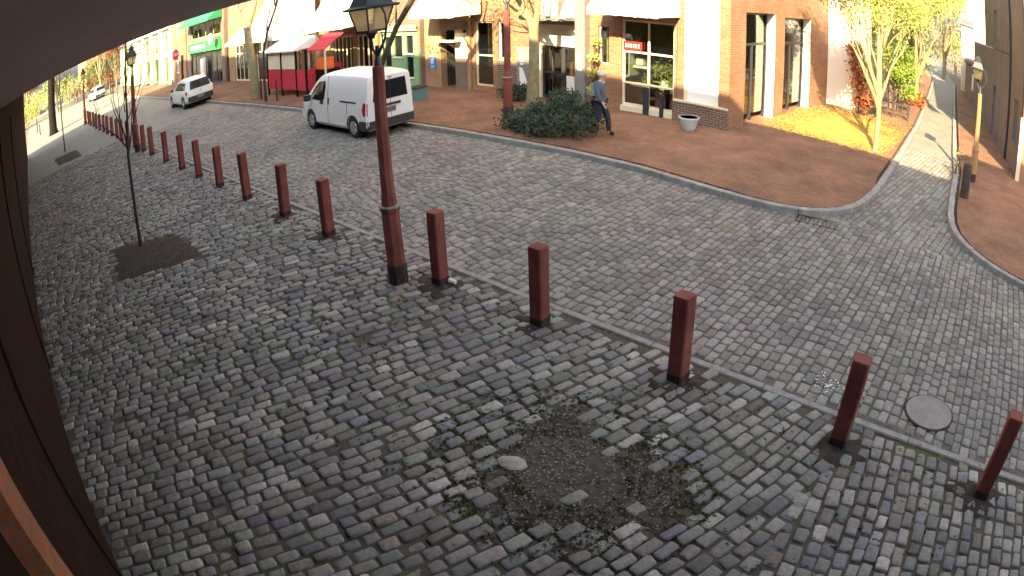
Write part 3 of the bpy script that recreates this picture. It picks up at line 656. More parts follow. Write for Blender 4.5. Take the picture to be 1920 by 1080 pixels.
# --- long brick facade with three white awnings
T = TH('awning_shop_building', 'long cream brick row with three steep white awnings behind the slender street tree', 'building', -33.5, 15.6, G0)
w = T.mb(); hs = [(-31.0, -28.9, G0, 2.5), (-34.6, -31.6, G0, 2.5), (-38.2, -35.4, G0, 2.5)] + upper_windows(T, -39, -28, 15.6, (4.9,), 2.6)
wall_boxes(w, -39.3, -27.95, 15.6, 15.9, G0, 9.0, hs); T.part(w, 'wall', M['bricklight'])
window(T, -31.0, -28.9, G0+.01, 2.5, 15.6, 3, (1.9,), 'cream', 'darkroom', .08, 1.5, items=4)
window(T, -34.6, -31.6, G0+.01, 2.5, 15.6, 4, (1.9,), 'cream', 'creamroom', .08, 1.5, items=5)
window(T, -38.2, -35.4, G0+.01, 2.5, 15.6, 4, (1.9,), 'cream', 'darkroom', .08, 1.5, items=4)
for a, b, c, d in hs[3:]:
    f = T.mb(); f.box(a, a+.07, 15.7, 15.75, c, d); f.box(b-.07, b, 15.7, 15.75, c, d); f.box(a+.07, b-.07, 15.7, 15.75, d-.07, d); f.box(a+.07, b-.07, 15.7, 15.75, c, c+.07); f.box(a+.07, b-.07, 15.71, 15.74, (c+d)/2-.03, (c+d)/2+.03); uw = T.part(f, 'upper_window', M['white'])
    g = T.mb().box(a+.07, b-.07, 15.76, 15.77, c+.07, d-.07); T.part(g, 'pane', M['carglass'], uw)
for a, b, h in ((-29.6, -27.2, 5.2), (-32.8, -30.0, 5.2), (-36.4, -33.8, 3.7)): awning(T, a, b, 15.6, 1.4, 2.80, h, .15)
g = T.mb().box(-39.3, -27.95, 15.5, 21, 9.0, 9.2); T.part(g, 'roof', M['greywall'])

# --- green store
T = TH('green_store_building', 'dark store with green awning and bright green sign band behind the white car', 'building', -43.8, 15.3, G0)
w = T.mb(); wall_boxes(w, -48.4, -39.31, 15.3, 15.6, G0, 9.0, [(-47.4, -39.9, G0, 2.4), (-47.2, -40.0, 3.5, 4.7)]); T.part(w, 'wall', M['greywall'])
window(T, -47.4, -43.8, G0+.01, 2.4, 15.3, 3, (), 'iron', 'darkroom', .1, 1.5, items=5)
window(T, -43.8, -39.9, G0+.01, 2.4, 15.3, 3, (), 'iron', 'darkroom', .1, 1.5, items=4)
window(T, -47.2, -40.0, 3.5, 4.7, 15.3, 4, (), 'green', 'greenroom', .1, 1.0)
q = T.mb().box(-47.5, -39.8, 15.1, 15.3, 2.5, 3.25); sgn = T.part(q, 'sign_band', M['brightgreen'])
q = T.mb()
for k in range(9): q.box(-46.6+k*.42, -46.38+k*.42, 15.088, 15.1, 2.72, 3.05)
T.part(q, 'lettering', M['white'], sgn)
q = T.mb(); q.tube([(-40.2, 14.5, 3.35), (-40.2, 14.62, 3.35)], .38, 20, smooth=False); T.part(q, 'round_sign', M['white'])
q = T.mb().box(-40.24, -40.16, 14.6, 15.3, 3.33, 3.37); T.part(q, 'sign_bracket', M['iron'])
awning(T, -47.6, -39.7, 15.3, 1.1, 4.85, 5.7, .15, 'deepgreen')
q = T.mb().box(-44.0, -43.2, 15.0, 15.2, G0, 2.0, 0); T.part(q, 'white_door_panel', M['white'])
g = T.mb().box(-48.4, -39.31, 15.2, 21, 9.0, 9.2); T.part(g, 'roof', M['greywall'])

# --- brick pier house
T = TH('brick_house', 'narrow orange brick house behind the stop sign', 'building', -50.6, 15.2, G0)
w = T.mb(); wall_boxes(w, -52.6, -48.41, 15.2, 15.5, G0, 9.5, [(-51.6, -50.7, 1.0, 2.6), (-50.1, -49.1, G0, 2.5), (-51.6, -50.7, 4.1, 5.6)]); T.part(w, 'wall', M['brickred'])
window(T, -51.6, -50.7, 1.0, 2.6, 15.2, 2, (1.8,), 'white', 'darkroom', .07, 1); window(T, -50.1, -49.1, G0+.01, 2.5, 15.2, 1, (2.0,), 'darkwood', 'darkroom', .12, 1, 'door'); window(T, -51.6, -50.7, 4.1, 5.6, 15.2, 2, (4.85,), 'white', 'darkroom', .07, 1)
g = T.mb().box(-52.6, -48.41, 15.1, 21, 9.5, 9.7); T.part(g, 'roof', M['greywall'])
# --- colonnade
T = TH('arcade_building', 'long cream columned arcade with a white fascia and green-framed shop windows', 'building', -66, 15.2, G0)
w = T.mb(); bays = [(-56.4, -53.6), (-60.6, -57.6), (-65, -61.8), (-69.5, -66.2), (-74.5, -70.7), (-80, -75.7)]
wall_boxes(w, -82, -52.61, 15.4, 15.7, G0, 5.3, [(a, b, G0, 2.6) for a, b in bays] + [(a, b, 3.1, 4.9) for a, b in bays]); T.part(w, 'wall', M['green'])
for a, b in bays:
    window(T, a, b, G0+.01, 2.6, 15.4, 3, (), 'green', 'darkroom', .1, 1.2, items=3); window(T, a, b, 3.1, 4.9, 15.4, 3, (4.0,), 'cream', 'greenroom', .1, 1)
for x in (-53.1, -57.0, -61.2, -65.6, -70.1, -75.1, -80.6):
    c = T.mb(); c.box(x-.32, x+.32, 15.02, 15.4, G0, 5.3); c.box(x-.4, x+.4, 14.95, 15.02, G0, .5); T.part(c, 'column', M['cream'])
q = T.mb().box(-82, -52.61, 14.9, 15.72, 5.3, 6.3); T.part(q, 'fascia', M['white'])
q = T.mb().box(-82, -52.61, 14.8, 21, 6.3, 6.5); T.part(q, 'roof', M['greywall'])

# --- white garden wall behind the corner building, dark wall behind it
T = TH('white_wall', 'tall sunlit white wall beside the second doorway', 'wall', -6.2, 24.6, G0)
q = T.mb().box(-6.9, -5.15, 24.6, 24.9, G0, 6.5); T.part(q, 'wall_body', M['white']); q = T.mb().box(-6.95, -5.1, 24.55, 24.95, 6.5, 6.62); T.part(q, 'coping', M['cream'])
T = TH('garden_wall', 'low purple-brown wall with dark fence rails under the trees of the lane', 'wall', -4.3, 28.0, G0)
q = T.mb().box(-5.1, -4.3, 27.5, 27.8, G0, 2.6); T.part(q, 'wall_body', M['greywall'])
T = TH('rail_fence', 'low dark two-rail fence beside the lane trees', 'fence', -3.9, 25.6, G0)
for x in (-4.9, -4.2, -3.5): q = T.mb().box(x-.04, x+.04, 25.5, 25.58, G0, .75); T.part(q, 'fence_post', M['barkdark'])
for z in (.35, .65): q = T.mb().box(-4.95, -3.45, 25.58, 25.62, z, z+.07); T.part(q, 'rail', M['barkdark'])

# --- right hand building along the lane
al = math.atan2(.138, 1.0)
T = TH('lane_building', 'grey-brown rendered building along the right side of the lane', 'building', 1.6, 21.4, 0)
def lane_part(mb, name, mat, parent=None):
    o = mb.build(name, mat, parent or T.root)
    if parent is None: o.rotation_euler = (0, 0, math.pi/2 + al)
    return o
w = MB(); LH = [(1.2, 2.2, 1.1, 2.7), (7.6, 8.7, .1, 2.5)] + [(a, a+1, 4.6, 6.2) for a in (7.6, 12)]
wall_boxes(w, .35, 18.6, -.3, 0, 0, 7.6, LH); lane_part(w, 'wall', M['greywall'])
for (a, b, c, d) in LH:
    f = MB(); 
    for x in np.linspace(a, b, 5): f.box(x-.02, x+.02, -.05 if c == 1.1 else -.12, -.02 if c == 1.1 else -.08, c, d)
    f.box(a, b, -.12, -.07, c-.06, c); f.box(a, b, -.12, -.07, d, d+.06); wv = lane_part(f, 'window', M['grey'])
    g = MB().box(a, b, -.2, -.19, c, d); g.build('pane', M['carglass'], wv)
q = MB().box(3.2, 3.32, .0, .1, 0, 7.5); lane_part(q, 'drainpipe', M['iron'])
q = MB().box(6.4, 6.46, .0, .06, 0, 7.5); lane_part(q, 'drainpipe', M['grey'])
w = T.mb(); wall_boxes(w, 1.6, 9.5, 21.4, 21.7, 0, 7.6, [(2.1, 3.1, 3.2, 4.3), (2.1, 3.1, .9, 2.4), (4.4, 5.4, .9, 2.4), (4.4, 5.4, 4.6, 6.2)]); T.part(w, 'front_wall', M['brickred'])
for (a, b, c, d) in ((2.1, 3.1, 3.2, 4.3), (2.1, 3.1, .9, 2.4), (4.4, 5.4, .9, 2.4), (4.4, 5.4, 4.6, 6.2)):
    q = T.mb().box(a, b, 21.45, 21.5, c, d); T.part(q, 'shutter', M['cream'])
q = T.mb().box(1.5, 1.66, 21.3, 21.4, 0, 2.3); T.part(q, 'corner_post', M['cream'])
q = T.mb().prism([(1.55, 21.2), (9.5, 21.2), (9.5, 39), (-.6, 39)], 7.6, 7.85); T.part(q, 'roof', M['greywall'])
T2 = T
# cream banner hanging off the lane building
T = TH('hanging_banner', 'long cream banner hanging from the lane building above the lamp', 'banner', .2, 25.0, 0)
q = T.mb().box(-.62, -.08, 25.0, 25.02, 4.32, 6.9); T.part(q, 'cloth', M['cream'])
T.part(T.mb().box(-.65, 1.1, 24.97, 25.0, 6.9, 6.95), 'bracket', M['iron']); T.part(T.mb().box(-.65, 1.1, 24.97, 25.0, 4.27, 4.31), 'bracket', M['iron'])
# distant lane houses
T = TH('lane_house', 'sunlit cream house at the far end of the lane', 'building', -1.2, 47, 0)
q = T.mb(); wall_boxes(q, -2.2, 4, 47, 47.3, 0, 5.2, [(-1.6, -.9, 1, 2.4), (.2, 1, 1, 2.4)]); T.part(q, 'wall', M['cream']); q = T.mb().prism([(-2.4, 46.8), (4, 46.8), (4, 55), (-2.4, 55)], 5.2, 5.4); T.part(q, 'roof', M['greywall'])
for a in (-1.6, .2): q = T.mb().box(a, a+.7, 47.1, 47.12, 1, 2.4); T.part(q, 'window', M['carglass'])
T = TH('lane_house', 'small dark brick house between the lane building and the cream house', 'building', -.9, 41, 0)
q = T.mb(); q.box(-1.6, 3, 41, 46.5, 0, 2.6); T.part(q, 'wall', M['brickbrown']); q = T.mb().box(-1.7, 3, 40.8, 46.6, 2.6, 2.8); T.part(q, 'roof', M['greywall'])
q = T.mb().box(-1.1, -.5, 40.98, 41.0, .9, 2.0); T.part(q, 'window', M['cream'])

# --- camera-side building and its canopy
T = TH('brick_building', 'dark shaded shopfront building along the near sidewalk with orange pilaster', 'building', -20, -.8, 0)
q = T.mb(); wall_boxes(q, -46, 7.5, -1.2, -.8, 0, 12.0, []); T.part(q, 'wall', M['darkwood'])
q = T.mb(); q.box(-46, -44, -9, -1.2, 0, 12.0); T.part(q, 'end_wall', M['brickbrown'])
q = T.mb().box(-46.05, 7.5, -9, -.7, 12.0, 12.2); T.part(q, 'roof', M['greywall'])
q = T.mb().box(-2.26, -1.93, -.8, -.66, 0, 6); T.part(q, 'pilaster', M['orangebrick'])
for a in (-4.62, -10.2, -16): q = T.mb().box(a-.05, a+.05, -.8, -.765, 0, 4.2); T.part(q, 'pilaster', M['darkwood'])
q = T.mb().box(-45.9, 7.5, -.8, 3.2, 5.25, 5.5); T.part(q, 'added_shade_overhang', M['darkwood'])  # unseen overhang, added to darken the pavement along the near wall
T = TH('brick_building', 'taller brick building on the near side beyond the right edge', 'building', 15, -.8, 0)
q = T.mb().box(7.52, 30, -9, -.8, 0, 15.0); T.part(q, 'wall', M['brickred'])
for z in (1, 5, 9, 12):
    for k in range(7): q = T.mb().box(9+k*3, 10.2+k*3, -.8, -.76, z, z+1.9); T.part(q, 'window', M['carglass'])
T = TH('canopy', 'brown painted canopy overhead at the upper left', 'canopy', -4, 0, 4.46)
q = T.mb().prism([(-7.6, -.78), (-4.44, .47), (-2.65, 1.18), (-.6, 1.15), (-.14, .85), (-.14, -.78)], 4.462, 4.60); T.part(q, 'soffit', M['soffit'])
q = T.mb().prism([(-7.5, -.70), (-4.4, .40), (-2.65, 1.05), (-.62, 1.05), (-.25, .8), (-.25, -.70)], 4.60, 4.75); T.part(q, 'roof_board', M['darkwood'])

# ------------------------------------------------------------------ bollards
def bollard():
    T = thing('bollard', '', 'bollard', (0, 0, 0), RZ, 'maroon bollards along the kerb')
    mb = MB(); a = .098; c = .018
    ring = lambda r, k: [(-r+k, -r), (r-k, -r), (r, -r+k), (r, r-k), (r-k, r), (-r+k, r), (-r, r-k), (-r, -r+k)]
    lv = [(a*1.01, c, -.05), (a, c, .16), (a, c, 1.06), (a*.97, c, 1.095), (a*.90, c, 1.10)]
    vs = [(x, y, z) for r, k, z in lv for x, y in ring(r, k)]; n = 8
    fs = [(i*n+k, i*n+(k+1) % n, (i+1)*n+(k+1) % n, (i+1)*n+k) for i in range(len(lv)-1) for k in range(n)] + [tuple(range((len(lv)-1)*n, len(lv)*n))]
    mb.add(vs, fs); mb.build('post', M['maroon'], T)
    f = MB(); f.prism([(x*1.06, y*1.06) for x, y in ring(a, c)], -.04, .11); f.build('worn_base', M['maroon_dark'], T)
    return T
BS = [-1.17, .82, 2.90, 4.96, 6.83, 9.95, 11.78, 13.82, 15.78, 17.6, 19.45, 21.6, 24.0, 25.6, 27.6, 29.5, 31.4, 33.2, 35.0, 36.9, 38.8, 40.8, 42.8, 44.8, 46.8, 48.8, 50.8]
ORD = ['', 'second', 'third', 'fourth', 'fifth', 'sixth', 'seventh', 'eighth', 'ninth', 'tenth', 'eleventh', 'twelfth', 'thirteenth', 'fourteenth', 'fifteenth', 'sixteenth', 'seventeenth', 'eighteenth', 'nineteenth', 'twentieth', 'twenty-first', 'twenty-second', 'twenty-third', 'twenty-fourth', 'twenty-fifth', 'twenty-sixth', 'twenty-seventh']
B0 = bollard(); rb = random.Random(4)
for i, s in enumerate(BS):
    o = B0 if i == 0 else copy_tree(B0)
    o.location = W(s, 5.65 + rb.uniform(-.03, .03), 0); o.rotation_euler = (R(rb.uniform(-1.1, 1.1)), R(rb.uniform(-1.1, 1.1)), RZ + R(rb.uniform(-4, 4)))
    o.scale = (1, 1, rb.uniform(.97, 1.03))
    if i == 0: L = 'nearest maroon square bollard, leaning at the bottom right corner'
    elif i == 4: L = 'maroon square bollard standing right beside the large lamp post'
    elif i == 26: L = 'farthest maroon bollard at the head of the kerb row'
    elif i == 13: L = 'maroon bollard close beside the second lamp post behind the young tree'
    else: L = '%s maroon square bollard of the kerb row, counted from the right foreground' % ORD[i]
    o['label'] = L
mb = MB()
for s in BS[:9]:
    pass
for i, s in enumerate(BS[:7]):
    mound('soil_patch', (-s + rb.uniform(-.05, .05), 5.58), rb.uniform(.28, .42), rb.uniform(.24, .34), 0, .012, .45, 20+i)

# ------------------------------------------------------------------ lamp posts
def lamp_post(label, loc, group='maroon lamp posts', paint='maroon'):
    T = thing('lamp_post', label, 'lamp post', loc, RZ, group)
    m = MB(); m.lathe([(.155, -.05), (.155, .26), (.145, .30)], 8, smooth=False); m.build('foot', M['maroon_dark'], T)
    m = MB(); m.lathe([(.14, .30), (.135, 1.10), (.150, 1.13), (.150, 1.17), (.118, 1.2), (.112, 1.33), (.10, 1.42), (.086, 3.24), (.075, 3.26)], 8, smooth=False); m.build('shaft', M[paint], T)
    m = MB(); m.lathe([(.118, 1.175), (.158, 1.18), (.158, 1.205), (.118, 1.21)], 8, smooth=False); m.build('collar', M['granite'], T)
    m = MB(); m.lathe([(.05, 3.24), (.055, 3.34), (.035, 3.38), (.03, 3.56)], 10); m.build('neck', M['iron'], T)
    m = MB(); m.tube([(0, 0, 3.40), (.08, 0, 3.5), (.2, 0, 3.66), (.245, 0, 3.85), (.22, 0, 4.02), (.14, 0, 4.13)], [.026, .022, .018, .016, .015, .015], 8); m.build('bracket_arm', M['iron'], T)
    m = MB(); m.tube([(0, 0, 3.40), (-.10, 0, 3.5), (-.13, 0, 3.66)], [.024, .02, .018], 8); m.build('bracket_arm', M['iron'], T)
    cx = -.12; L = thing('lantern', None, None); bpy.data.objects.remove(L)
    zb, zt, rb_, rt = 3.80, 4.12, .150, .225
    f = MB(); f.box(cx-rb_-.01, cx+rb_+.01, -rb_-.01, rb_+.01, zb-.035, zb); f.lathe([(.04, zb-.14), (.06, zb-.09), (.10, zb-.035)], 10, c=(cx, 0))
    for sx in (-1, 1):
        for sy in (-1, 1): f.tube([(cx+sx*rb_, sy*rb_, zb), (cx+sx*rt, sy*rt, zt)], .013, 6)
    fr = f.build('lantern_frame', M['iron'], T)
    for k in range(4):
        a = k*math.pi/2; ca, sa = math.cos(a), math.sin(a); rot = lambda x, y: (cx + x*ca - y*sa, x*sa + y*ca)
        vs = [(*rot(-rb_+.01, -rb_), zb), (*rot(rb_-.01, -rb_), zb), (*rot(rt-.01, -rt), zt), (*rot(-rt+.01, -rt), zt), (*rot(-rb_+.01, -rb_+.006), zb), (*rot(rb_-.01, -rb_+.006), zb), (*rot(rt-.01, -rt+.006), zt), (*rot(-rt+.01, -rt+.006), zt)]
        m = MB().add(vs, [(0,1,2,3), (7,6,5,4), (0,4,5,1), (1,5,6,2), (2,6,7,3), (3,7,4,0)]); m.build('lantern_pane', M['lampglass'], fr)
    m = MB(); n4 = lambda r, z: [(cx-r, -r, z), (cx+r, -r, z), (cx+r, r, z), (cx-r, r, z)]
    lv = [n4(rt+.06, zt), n4(rt+.075, zt+.03), n4(rt-.0, zt+.06), n4(.15, zt+.27), n4(.11, zt+.28), n4(.11, zt+.38), n4(.14, zt+.39), n4(.03, zt+.5)]
    vs = [p for l in lv for p in l]; fs = [(i*4+k, i*4+(k+1) % 4, (i+1)*4+(k+1) % 4, (i+1)*4+k) for i in range(len(lv)-1) for k in range(4)] + [(3, 2, 1, 0), tuple(range(len(vs)-4, len(vs)))]
    m.add(vs, fs); m.build('lantern_roof', M['iron'], T)
    return T
LP = lamp_post('large maroon lamp post in the middle foreground with a four-sided lantern', W(7.39, 5.28, 0))
again(LP, 'maroon lamp post behind the young bare tree on the near sidewalk', W(26.2, 5.45, 0))
again(LP, 'farthest lamp post at the far end of the bollard row', W(50, 5.5, 0))
again(LP, 'maroon lamp post on the brick sidewalk behind the low evergreen shrub', W(13.2, 13.9, .115))
LQ = lamp_post('lamp post at the corner of the lane on the right, its maroon coloured orange as if in strong sun', W(.2, 18.75, .115), None, 'sunlit_maroon'); LQ.scale = (.82, .82, .82)
LP.rotation_euler = (R(0), R(-1.2), RZ)

# ------------------------------------------------------------------ trees
def leafcloud(mb, c, rad, n, size, rs, squash=1.0):
    for _ in range(n):
        a, b, r = rs.uniform(0, 6.283), rs.uniform(-1, 1), rad * rs.random()**.45; q = math.sqrt(1-b*b)
        p = Vector((c[0]+r*q*math.cos(a), c[1]+r*q*math.sin(a), c[2]+r*b*squash))
        e = Vector((rs.gauss(0,1), rs.gauss(0,1), rs.gauss(0,1))).normalized(); g = e.orthogonal().normalized(); s_ = size*rs.uniform(.6, 1.3)
        mb.add([p-e*s_, p+g*s_*.55, p+e*s_, p-g*s_*.55], [(0, 1, 2, 3)])
def grow(mb, p, d, L, r, depth, rs, tips, spread=.6, nb=3, up=.25, seg=4):
    pts = [Vector(p)]; rad = [r]; q = Vector(d).normalized()
    for i in range(seg):
        q = (q + Vector((rs.gauss(0, .12), rs.gauss(0, .12), rs.gauss(0, .06) + up*.2))).normalized()
        pts.append(pts[-1] + q*L/seg); rad.append(r*(1 - (i+1)/seg*.5))
    mb.tube(pts, rad, 7 if r > .03 else 5 if r > .012 else 4, cap=r > .02)
    if depth == 0: tips.append(pts[-1]); tips.append(pts[len(pts)//2]); return
    for k in range(nb):
        i = rs.randint(max(1, seg-2), seg) if k else seg
        a = rs.uniform(0, 6.28); e = q.orthogonal().normalized(); f = q.cross(e); nd = (q + (e*math.cos(a)+f*math.sin(a))*spread*rs.uniform(.6, 1.3) + Vector((0, 0, up))).normalized()
        grow(mb, pts[i], nd, L*rs.uniform(.6, .85), rad[i]*.68, depth-1, rs, tips, spread, nb, up, seg)
def tree(name, label, loc, trunk, limbs, bark, leaf=None, seed=0, depth=3, nleaf=0, lsize=.06, lrad=.35, spread=.6, nb=3, up=.25, group=None, extra=()):
    T = thing(name, label, 'tree', loc, RZ, group); rs = random.Random(seed); mb = MB(); tips = []
    mb.tube([p for p, r in trunk], [r for p, r in trunk], 12)
    for p, d, L, r in limbs: grow(mb, p, d, L, r, depth, rs, tips, spread, nb, up)
    mb.build('trunk', bark, T)
    if leaf:
        m = MB()
        for t in tips: leafcloud(m, t, lrad, nleaf, lsize, rs)
        for c, rr, n in extra: leafcloud(m, c, rr, n, lsize, rs)
        m.build('crown', leaf, T)
    return T
# young bare tree in the near pit; twigs fan out from 2.2 m
tree('young_tree', 'young bare tree in the dark earth pit of the near sidewalk', W(13.84, 2.55, 0),
     [((0, 0, -.05), .062), ((.03, 0, .3), .045), ((.12, .02, 1.2), .040), ((.28, 0, 2.1), .036), ((.42, .05, 3.0), .030), ((.50, .05, 4.0), .022), ((.55, .1, 5.2), .012)],
     [((.28, 0, 2.1), (-.6, .3, 1), 1.1, .026), ((.30, 0, 2.25), (.5, -.3, 1), 1.1, .025), ((.31, 0, 2.3), (-.2, -.6, 1), 1.0, .022), ((.33, 0, 2.5), (-.35, -.5, 1), 1.0, .018), ((.38, 0, 2.8), (.45, .4, 1.1), 1.0, .016), ((.42, 0, 3.1), (-.7, .2, 1), .9, .015), ((.45, 0, 3.4), (.6, -.1, 1), .8, .013), ((.5, 0, 3.9), (-.3, .3, 1), .8, .012)],
     M['barkdark'], M['leafolive'], 3, 3, 1, .022, .14, .5, 3, .4)
tree('young_tree', 'slender sapling in the second earth pit farther up the sidewalk', W(38.0, 2.4, 0),
     [((0, 0, -.05), .05), ((-.4, 0, 1.2), .045), ((-.9, 0, 2.2), .04), ((-1.3, 0, 3.6), .03), ((-1.4, 0, 5), .015)],
     [((-.9, 0, 2.2), (.7, .3, 1), 1.1, .02), ((-1.0, 0, 2.7), (-.6, .3, 1), 1.1, .02), ((-1.3, 0, 3.4), (.3, -.5, 1), 1.1, .02)], M['barkdark'], M['leafyellow'], 5, 2, 4, .05, .3)
tree('old_tree', 'thick dark leaning tree trunk at the far end of the near sidewalk', W(56, 2.4, 0),
     [((0, 0, -.1), .62), ((-.15, 0, .4), .46), ((-.8, 0, 2.5), .42), ((-1.6, .1, 5.2), .42), ((-2.2, 0, 7), .3)],
     [((-1.6, 0, 5), (.8, .3, 1), 3, .2), ((-2.2, 0, 7), (-.7, .3, 1), 3, .2), ((-2.2, 0, 7), (.5, -.4, 1), 3, .2)], M['barkblack'], M['leafolive'], 6, 2, 26, .13, .9)
tree('street_tree', 'pale forked street tree beside the white awnings on the far sidewalk', W(28.2, 12.6, .115),
     [((0, 0, -.05), .27), ((0, 0, .6), .23), ((-.25, 0, 1.6), .21), ((-.55, 0, 2.7), .20), ((-.75, 0, 3.4), .2)],
     [((-.7, 0, 3.2), (-.75, 0, 1), 2.2, .15), ((-.72, 0, 3.3), (.35, .1, 1), 2.4, .16), ((-.72, 0, 3.3), (-.1, .5, 1), 2.2, .12)], M['barkpale'], M['leafyellow'], 11, 2, 30, .07, .7, up=.15)
tree('street_tree', 'slender dark curved street tree in front of the long white awnings', W(26.2, 12.2, .115),
     [((0, 0, -.05), .07), ((-.05, 0, 1.2), .06), ((0, 0, 2.3), .055), ((.5, 0, 3.2), .06), ((1.3, .1, 4.4), .06), ((1.7, .1, 5.6), .04)],
     [((.5, 0, 3.2), (-.5, .3, 1), 1.6, .04), ((1.3, 0, 4.4), (.7, -.3, 1), 1.6, .04), ((1.7, 0, 5.6), (0, .3, 1), 1.6, .03)], M['barkdark'], M['leafyellow'], 12, 2, 10, .06, .5)
tree('street_tree', 'dark leaning street tree behind the parked white van', W(20.4, 12.6, .115),
     [((0, 0, -.05), .11), ((.9, 0, .9), .09), ((2.2, 0, 1.9), .085), ((2.9, 0, 2.7), .09), ((3.8, .1, 3.7), .11), ((4.3, .1, 4.6), .09)][:0] or
     [((1.7, 0, -.05), .13), ((2.4, 0, 1.0), .10), ((3.0, 0, 1.9), .09), ((3.7, 0, 2.9), .09), ((4.5, .1, 3.9), .10), ((5.0, .1, 5.0), .08)],
     [((3.0, 0, 1.9), (-.7, .2, 1), 1.1, .04), ((3.7, 0, 2.9), (-.5, .3, 1), 1.2, .04), ((5.0, 0, 5.0), (.3, .1, 1), 1.8, .05), ((4.5, 0, 3.9), (-.5, -.2, 1), 1.6, .05)], M['barkdark'], M['leafolive'], 13, 2, 7, .05, .4)
tree('street_tree', 'pale yellow-barked forked street tree behind the evergreen shrub', W(13.0, 14.75, .115),
     [((-.05, 0, -.05), .21), ((0, 0, .7), .17), ((.08, 0, 1.6), .155), ((.08, 0, 2.3), .15), ((.08, 0, 2.7), .16)],
     [((.08, 0, 2.55), (-.75, 0, 1.1), 1.5, .13), ((.10, 0, 2.6), (.22, .0, 1), 2.0, .11), ((.08, 0, 2.6), (-.2, .3, 1.3), 1.6, .07), ((-.1, 0, 2.9), (-1.6, 0, .7), 1.3, .06)], M['barkpale'], M['leafolive'], 14, 3, 11, .045, .5, up=.12, nb=3)
# multi-stemmed tree on the sunlit corner
def multi(label, s, t, seed, h=2.0, leaf='leafyellow', n=60, sc=1.0, nst=5, sz=.06, lean=.0):
    rs = random.Random(seed); st = []
    for k in range(nst):
        a = rs.uniform(0, 6.28) if k else 1.5; st.append(((0, 0, h*.55 if k % 2 else h*.7), (.30*math.cos(a)-lean, .30*math.sin(a), 1), 1.9*sc, .055*sc))
    return tree('street_tree', label, W(s, t, .115 if t < 30 else 0), [((0, 0, -.05), .10*sc), ((.02, 0, h*.5), .085*sc), ((-.04, 0, h*.72), .08*sc), ((-.1, 0, h*1.6), .05*sc)], st, M['barkpale'], M[leaf], seed, 3, n, sz, .5*sc, .38, 3, .35)
multi('multi-stemmed tree with yellow-green leaves on the sunlit corner by the lane', 3.51, 18.6, 21, 2.2, 'leafyellow', 46, 1.0, 7, .05, .16)
multi('slim multi-stemmed yellow tree farther back along the lane', 3.9, 31.0, 22, 2.4, 'leafyellow', 46, 1.35, 6, .08)
multi('second slim yellow tree along the lane, behind the rail fence', 4.9, 35.0, 23, 2.6, 'leafolive', 46, 1.5, 6, .09)
multi('third lane tree at the far bend with thin yellow foliage', 5.6, 42.0, 24, 2.6, 'leafyellow', 44, 1.7, 5, .09)
multi('green leafy tree behind the white wall by the lane', 6.6, 29.0, 25, 2.2, 'leafgreen', 40, 1.4, 5, .08)
multi('far yellow tree closing the view at the end of the lane', 4.2, 54.0, 26, 3, 'leafolive', 26, 2.2, 6, .12)
multi('farthest pale tree above the lane end', 8.5, 50.0, 27, 3, 'leafyellow', 22, 2.2, 6, .12)
multi('olive-gold tree between the corner tree and the rail fence', 4.6, 24.4, 28, 2.3, 'leafolive', 40, 1.15, 6, .06)
# far left end of the street
k_ = 0
for s, t, lf, lb in ((86, 12.5, 'leafyellow', 'tall yellow tree beyond the columned arcade'), (92, 5, 'leafolive', 'olive tree standing across the far end of the street'), (97, 15.5, 'leafyellow', 'bushy yellow tree at the far left behind the arcade end'),
                     (104, -1, 'leafyellow', 'yellow tree at the far end beside the near buildings'), (110, 8, 'leafolive', 'farthest olive tree closing off the street'), (90, -5, 'leafyellow', 'yellow tree past the end of the near building'), (76, 13.4, 'leafred', 'russet young tree in front of the columned arcade')):
    multi(lb, s, t, 31+k_, 3, lf, 26, 2.6 if k_ < 6 else 1.2, 6, .16 if k_ < 6 else .09); k_ += 1
far = TH('distant_houses', 'pale distant house at the far left end of the street', 'building', -125, 0, 0)
q = MB(); q.box(-140, -120, 14, 30, 0, 7); far.part(q, 'wall', M['bricklight']); q = MB(); q.box(-141, -119.5, 13.8, 31, 7, 7.3); far.part(q, 'roof', M['greywall'])
far.root.name = 'distant_house'
for k in range(4): q = MB(); q.box(-120, -119.96, 15.5+k*3.4, 17+k*3.4, 3, 5); far.part(q, 'window', M['carglass'])
far = TH('distant_house', 'second pale distant house at the far left, lower and darker', 'building', -120, -10, 0)
q = MB(); q.box(-140, -118, -16, 2, 0, 6); far.part(q, 'wall', M['greywall']); q = MB(); q.box(-141, -117.5, -16.5, 2.5, 6, 6.3); far.part(q, 'roof', M['brickbrown'])
for k in range(4): q = MB(); q.box(-118, -117.96, -14+k*4, -12+k*4, 1.5, 4); far.part(q, 'window', M['carglass'])

